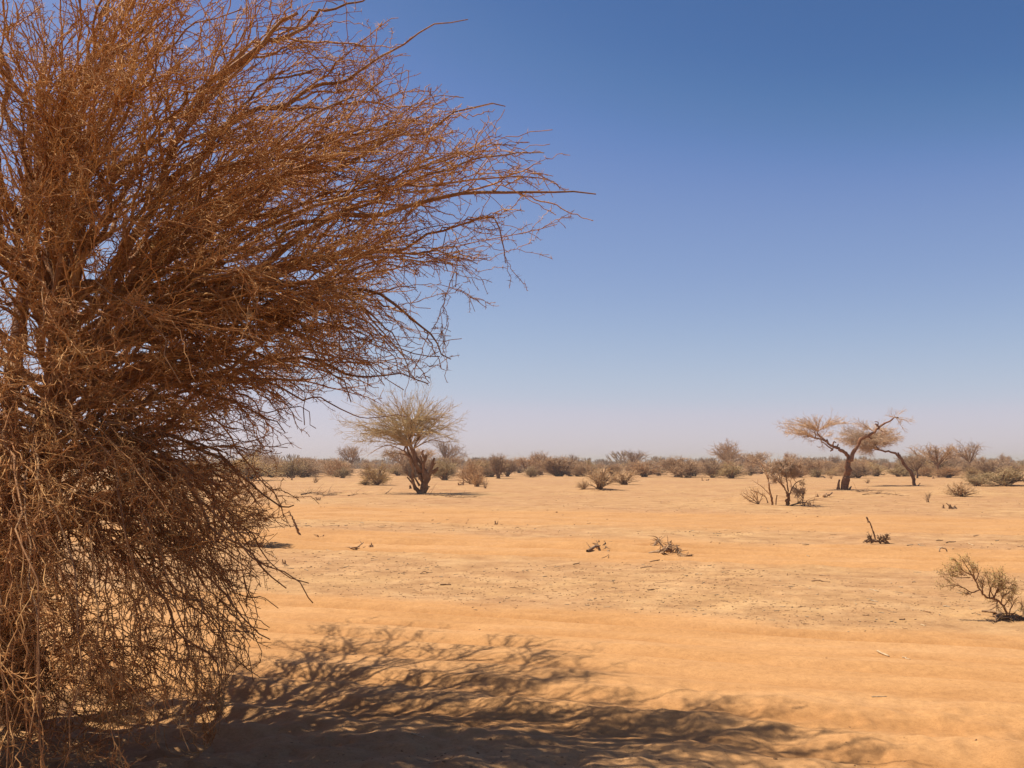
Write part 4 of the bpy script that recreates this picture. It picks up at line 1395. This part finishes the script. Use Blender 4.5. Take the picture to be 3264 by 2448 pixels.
fallen("dead_root", "dark dead roots spread on the sand round the leaning thorn bush", "root",
       [([(3130, 1950), (3170, 1952), (3205, 1960)], .014, .02), ([(3170, 1985), (3185, 1968, .03), (3205, 1963)], .010, .016), ([(3262, 1972), (3240, 1962, .02), (3212, 1962)], .012, .02), ([(3250, 1980), (3245, 1970), (3215, 1966)], .01, .016)], 711, tl=.18, sideper=22)
o_ = hero("leaning_stick", "thin dead stick leaning left out of the sand, right of the big tree's twigs", "stick",
          (715, 1118), (600, 1150), 2.011, stems=[([(720, 1128), (695, 1070), (668, 1003)], 8, 5)], stubs=[([(690, 1062), (672, 1050)], 4, 3)], limbs=[([(668, 1003), (650, 975), (645, 960)], 4, 2)],
          twigs=[(6, .3, 40, 3, .2, .006, .004, None, 1, .1)], mats=[M_DEAD, M_DEAD, M_DEAD], seed=712)


def stick(sx0, sy0, sx1, sy1, r, label, mat, seed):
    rng = np.random.default_rng(seed)
    a, b = spot(sx0, sy0), spot(sx1, sy1)
    r = r * .7
    a[2] += r * .55
    b[2] += r * .55
    n = unit(np.cross(b - a, (0, 0, 1.)))
    L = np.linalg.norm(b - a)
    P = resample([a, a * .65 + b * .35 + n * rng.normal(0, .06) * L + (0, 0, abs(rng.normal(0, .03)) * L), a * .3 + b * .7 + n * rng.normal(0, .05) * L, b], 9)
    g = Geo()
    g.tubes(P - a, np.linspace(r, r * .7, 9) * (1 + .12 * rng.normal(size=9)), 7, cap=True)
    if rng.uniform() < .6:
        q = P[rng.integers(3, 7)] - a
        d = unit((b - a) + n * L * rng.choice([-.9, .9])) * L * .22
        g.tubes(resample([q, q + d * .6 + (0, 0, .01), q + d], 4), np.linspace(r * .6, r * .35, 4), 5, cap=True)
    o = single("stick", g.mesh("stick", [mat]), a)
    tag(o, label, "stick", "loose sticks on the sand")


STK = [
    (2797, 2083, 2834, 2094, .016, "thick pale stick lying alone on smooth sand at lower right", M_BLEACH),
    (2876, 2096, 2902, 2102, .007, "thin pale stick just right of the thick pale one", M_BLEACH),
    (2545, 1936, 2568, 1933, .008, "thin bent dark twig alone at the edge of the littered strip", M_DEAD),
    (2892, 1739, 2910, 1737, .018, "pale crooked stick right of the dead root clump", M_BLEACH),
    (2926, 1735, 2952, 1741, .014, "pale bent stick, second one right of the dead root clump", M_BLEACH),
    (2985, 1746, 3012, 1751, .014, "long pale stick lying right of the dead root clump", M_BLEACH),
    (3088, 1733, 3104, 1737, .018, "short arched pale stick far right of the dead root clump", M_BLEACH),
    (2984, 1724, 3006, 1723, .018, "dark straight stick behind the pale sticks", M_DEAD),
    (3016, 1731, 3046, 1727, .018, "dark curved stick behind the pale sticks", M_DEAD),
    (3104, 1710, 3138, 1704, .018, "long thin dark stick slanting up to the right on the littered strip", M_DEAD),
    (3244, 1744, 3264, 1744, .022, "dark stick cut by the right edge", M_DEAD),
    (2994, 1760, 3012, 1758, .018, "short dark stick nearest below the pale sticks", M_DEAD),
    (2772, 1880, 2800, 1886, .012, "pale stick on the littered strip left of the leaning thorn bush", M_BLEACH),
    (2776, 1914, 2798, 1919, .010, "slim pale stick a little below the other on the littered strip", M_BLEACH),
    (3006, 1934, 3028, 1935, .012, "pale stick directly left of the leaning thorn bush", M_BLEACH),
    (2948, 1950, 2976, 1955, .012, "dark stick left of the leaning thorn bush", M_DEAD),
    (2868, 1976, 2884, 1975, .011, "dark short stick, lowest in the littered strip", M_DEAD),
    (2750, 1962, 2770, 1961, .011, "dark short stick at the lower left end of the littered strip", M_DEAD),
    (2936, 1992, 2950, 1996, .011, "short pale stub of wood below the littered strip", M_BLEACH),
    (2072, 1788, 2102, 1789, .016, "straight dark stick lying below the branch heap with the stub", M_DEAD),
    (2042, 1812, 2076, 1806, .014, "arched dark stick two steps below the branch heap", M_DEAD),
    (1827, 1800, 1846, 1796, .014, "short dark stick left of the arched stick", M_DEAD),
    (1908, 1780, 1940, 1783, .012, "thin dark stick below the slanted stick", M_DEAD),
    (2065, 1882, 2086, 1880, .012, "dark stick at the lower edge of the littered strip's middle", M_DEAD),
    (1948, 1874, 1970, 1875, .009, "thin dark twig at the lower left of the littered strip", M_DEAD),
    (2586, 1853, 2646, 1855, .012, "long thin dark stick on the right part of the littered strip", M_DEAD),
    (2610, 1834, 2644, 1836, .010, "thin dark stick just behind the long thin one", M_DEAD),
    (1340, 1829, 1378, 1825, .010, "thin dark twig on the open sand right of the shaded mound", M_DEAD),
    (1405, 1866, 1437, 1865, .020, "small dark bundle-like stick on open sand in the middle distance", M_DEAD),
    (2778, 2222, 2826, 2221, .006, "broken pale twigs on smooth sand near the bottom right", M_BLEACH),
    (1310, 2338, 1350, 2350, .006, "pale twig lying within the tree's shadow", M_BLEACH),
]
for k, s in enumerate(STK):
    stick(*s, 800 + k)


# ------------------------------------------------------------------ uncountable litter
def litter():
    rng = np.random.default_rng(31)
    gd, gp = Geo(), Geo()

    def sample(n, y0, y1, need):
        sx = rng.uniform(-60, 3330, n * 3)
        sy = rng.uniform(y0, y1, n * 3)
        D = CAM_H * F / (sy - HORIZON)
        x, y = (sx - 1632) / F * D, D
        t = track_mask(x, y)
        patch = fbm(x / 2.5, y / 2.5, 55, 3) + .5
        ok = rng.uniform(size=n * 3) < np.clip((1 - t) * need + .04, 0, 1) * np.clip(patch * 1.6 - .25, .05, 1)
        x, y = x[ok][:n], y[ok][:n]
        return x, y, terrain(x, y)

    for (n, y0, y1, G, lo, hi, r) in ((900, 1560, 2000, gd, .03, .15, .0032), (2600, 1560, 1980, gd, .015, .06, .0035), (330, 1640, 2000, gp, .03, .15, .0045), (300, 1900, 2448, gd, .015, .05, .0016)):
        x, y, z = sample(n, y0, y1, 1.0)
        n = len(x)
        a = rng.uniform(0, math.pi, n)
        L = np.exp(rng.uniform(math.log(lo), math.log(hi), n)) * np.clip(y / 18, .6, 1.5)
        d = np.stack([np.cos(a), np.sin(a), rng.normal(0, .08, n)], 1) * L[:, None]
        p0 = np.stack([x, y, z + r], 1)
        pts = np.stack([p0, p0 + d * .5 + rng.normal(0, .08, (n, 3)) * L[:, None] * (1, 1, .3), p0 + d], 1)
        pts[:, :, 2] = np.maximum(pts[:, :, 2], terrain(pts[:, :, 0], pts[:, :, 1]) + r * .6)
        rad = r * rng.uniform(.6, 1.6, n)[:, None] * np.array([[1, .9, .6]]) * np.clip(y / 14, .8, 2)[:, None]
        G.tubes(pts, rad, 4)
    o = single("twig_litter", gd.mesh("twig_litter", [M_DEAD]))
    tag(o, "dark broken twigs littering the crusted sand", "twigs", kind="stuff")
    o = single("pale_twig_litter", gp.mesh("pale_twig_litter", [M_BLEACH]))
    tag(o, "bleached wood chips littering the crusted sand", "twigs", kind="stuff")
    gc = Geo()
    x, y, z = sample(2600, 1560, 2448, .9)
    for k in range(len(x)):
        s = math.exp(rng.uniform(math.log(.005), math.log(.02))) * min(max(y[k] / 14, .8), 2.2)
        gc.lump((x[k], y[k], z[k] - .3 * s), (s, s * rng.uniform(.6, 1), s * rng.uniform(.5, .9)), rng)
    o = single("clods", gc.mesh("clods", [M_CLOD], smooth=False))
    tag(o, "small earth clods and droppings scattered over the sand", "clods", kind="stuff")


litter()


# ------------------------------------------------------------------ dusty air
def haze():
    m = bpy.data.materials.new("dusty_air")
    m.use_nodes = True
    nt = m.node_tree
    nt.nodes.clear()
    out = nt.nodes.new("ShaderNodeOutputMaterial")
    v = nt.nodes.new("ShaderNodeVolumePrincipled")
    v.inputs["Color"].default_value = (.85, .84, .84, 1)
    v.inputs["Density"].default_value = .0004
    v.inputs["Anisotropy"].default_value = .2
    nt.links.new(v.outputs[0], out.inputs["Volume"])
    zs = np.array([-6.0, 9.0])
    c = np.array([(x, y, z) for z in zs for (x, y) in ((-3300, -3300), (3300, -3300), (3300, 3300), (-3300, 3300))], float)
    q = [(3, 2, 1, 0), (4, 5, 6, 7), (0, 1, 5, 4), (1, 2, 6, 5), (2, 3, 7, 6), (3, 0, 4, 7)]
    me = raw_mesh("haze", c, np.array(q).ravel(), np.arange(6) * 4, [m], smooth=False)
    tag(single("haze", me), kind="stuff")


haze()
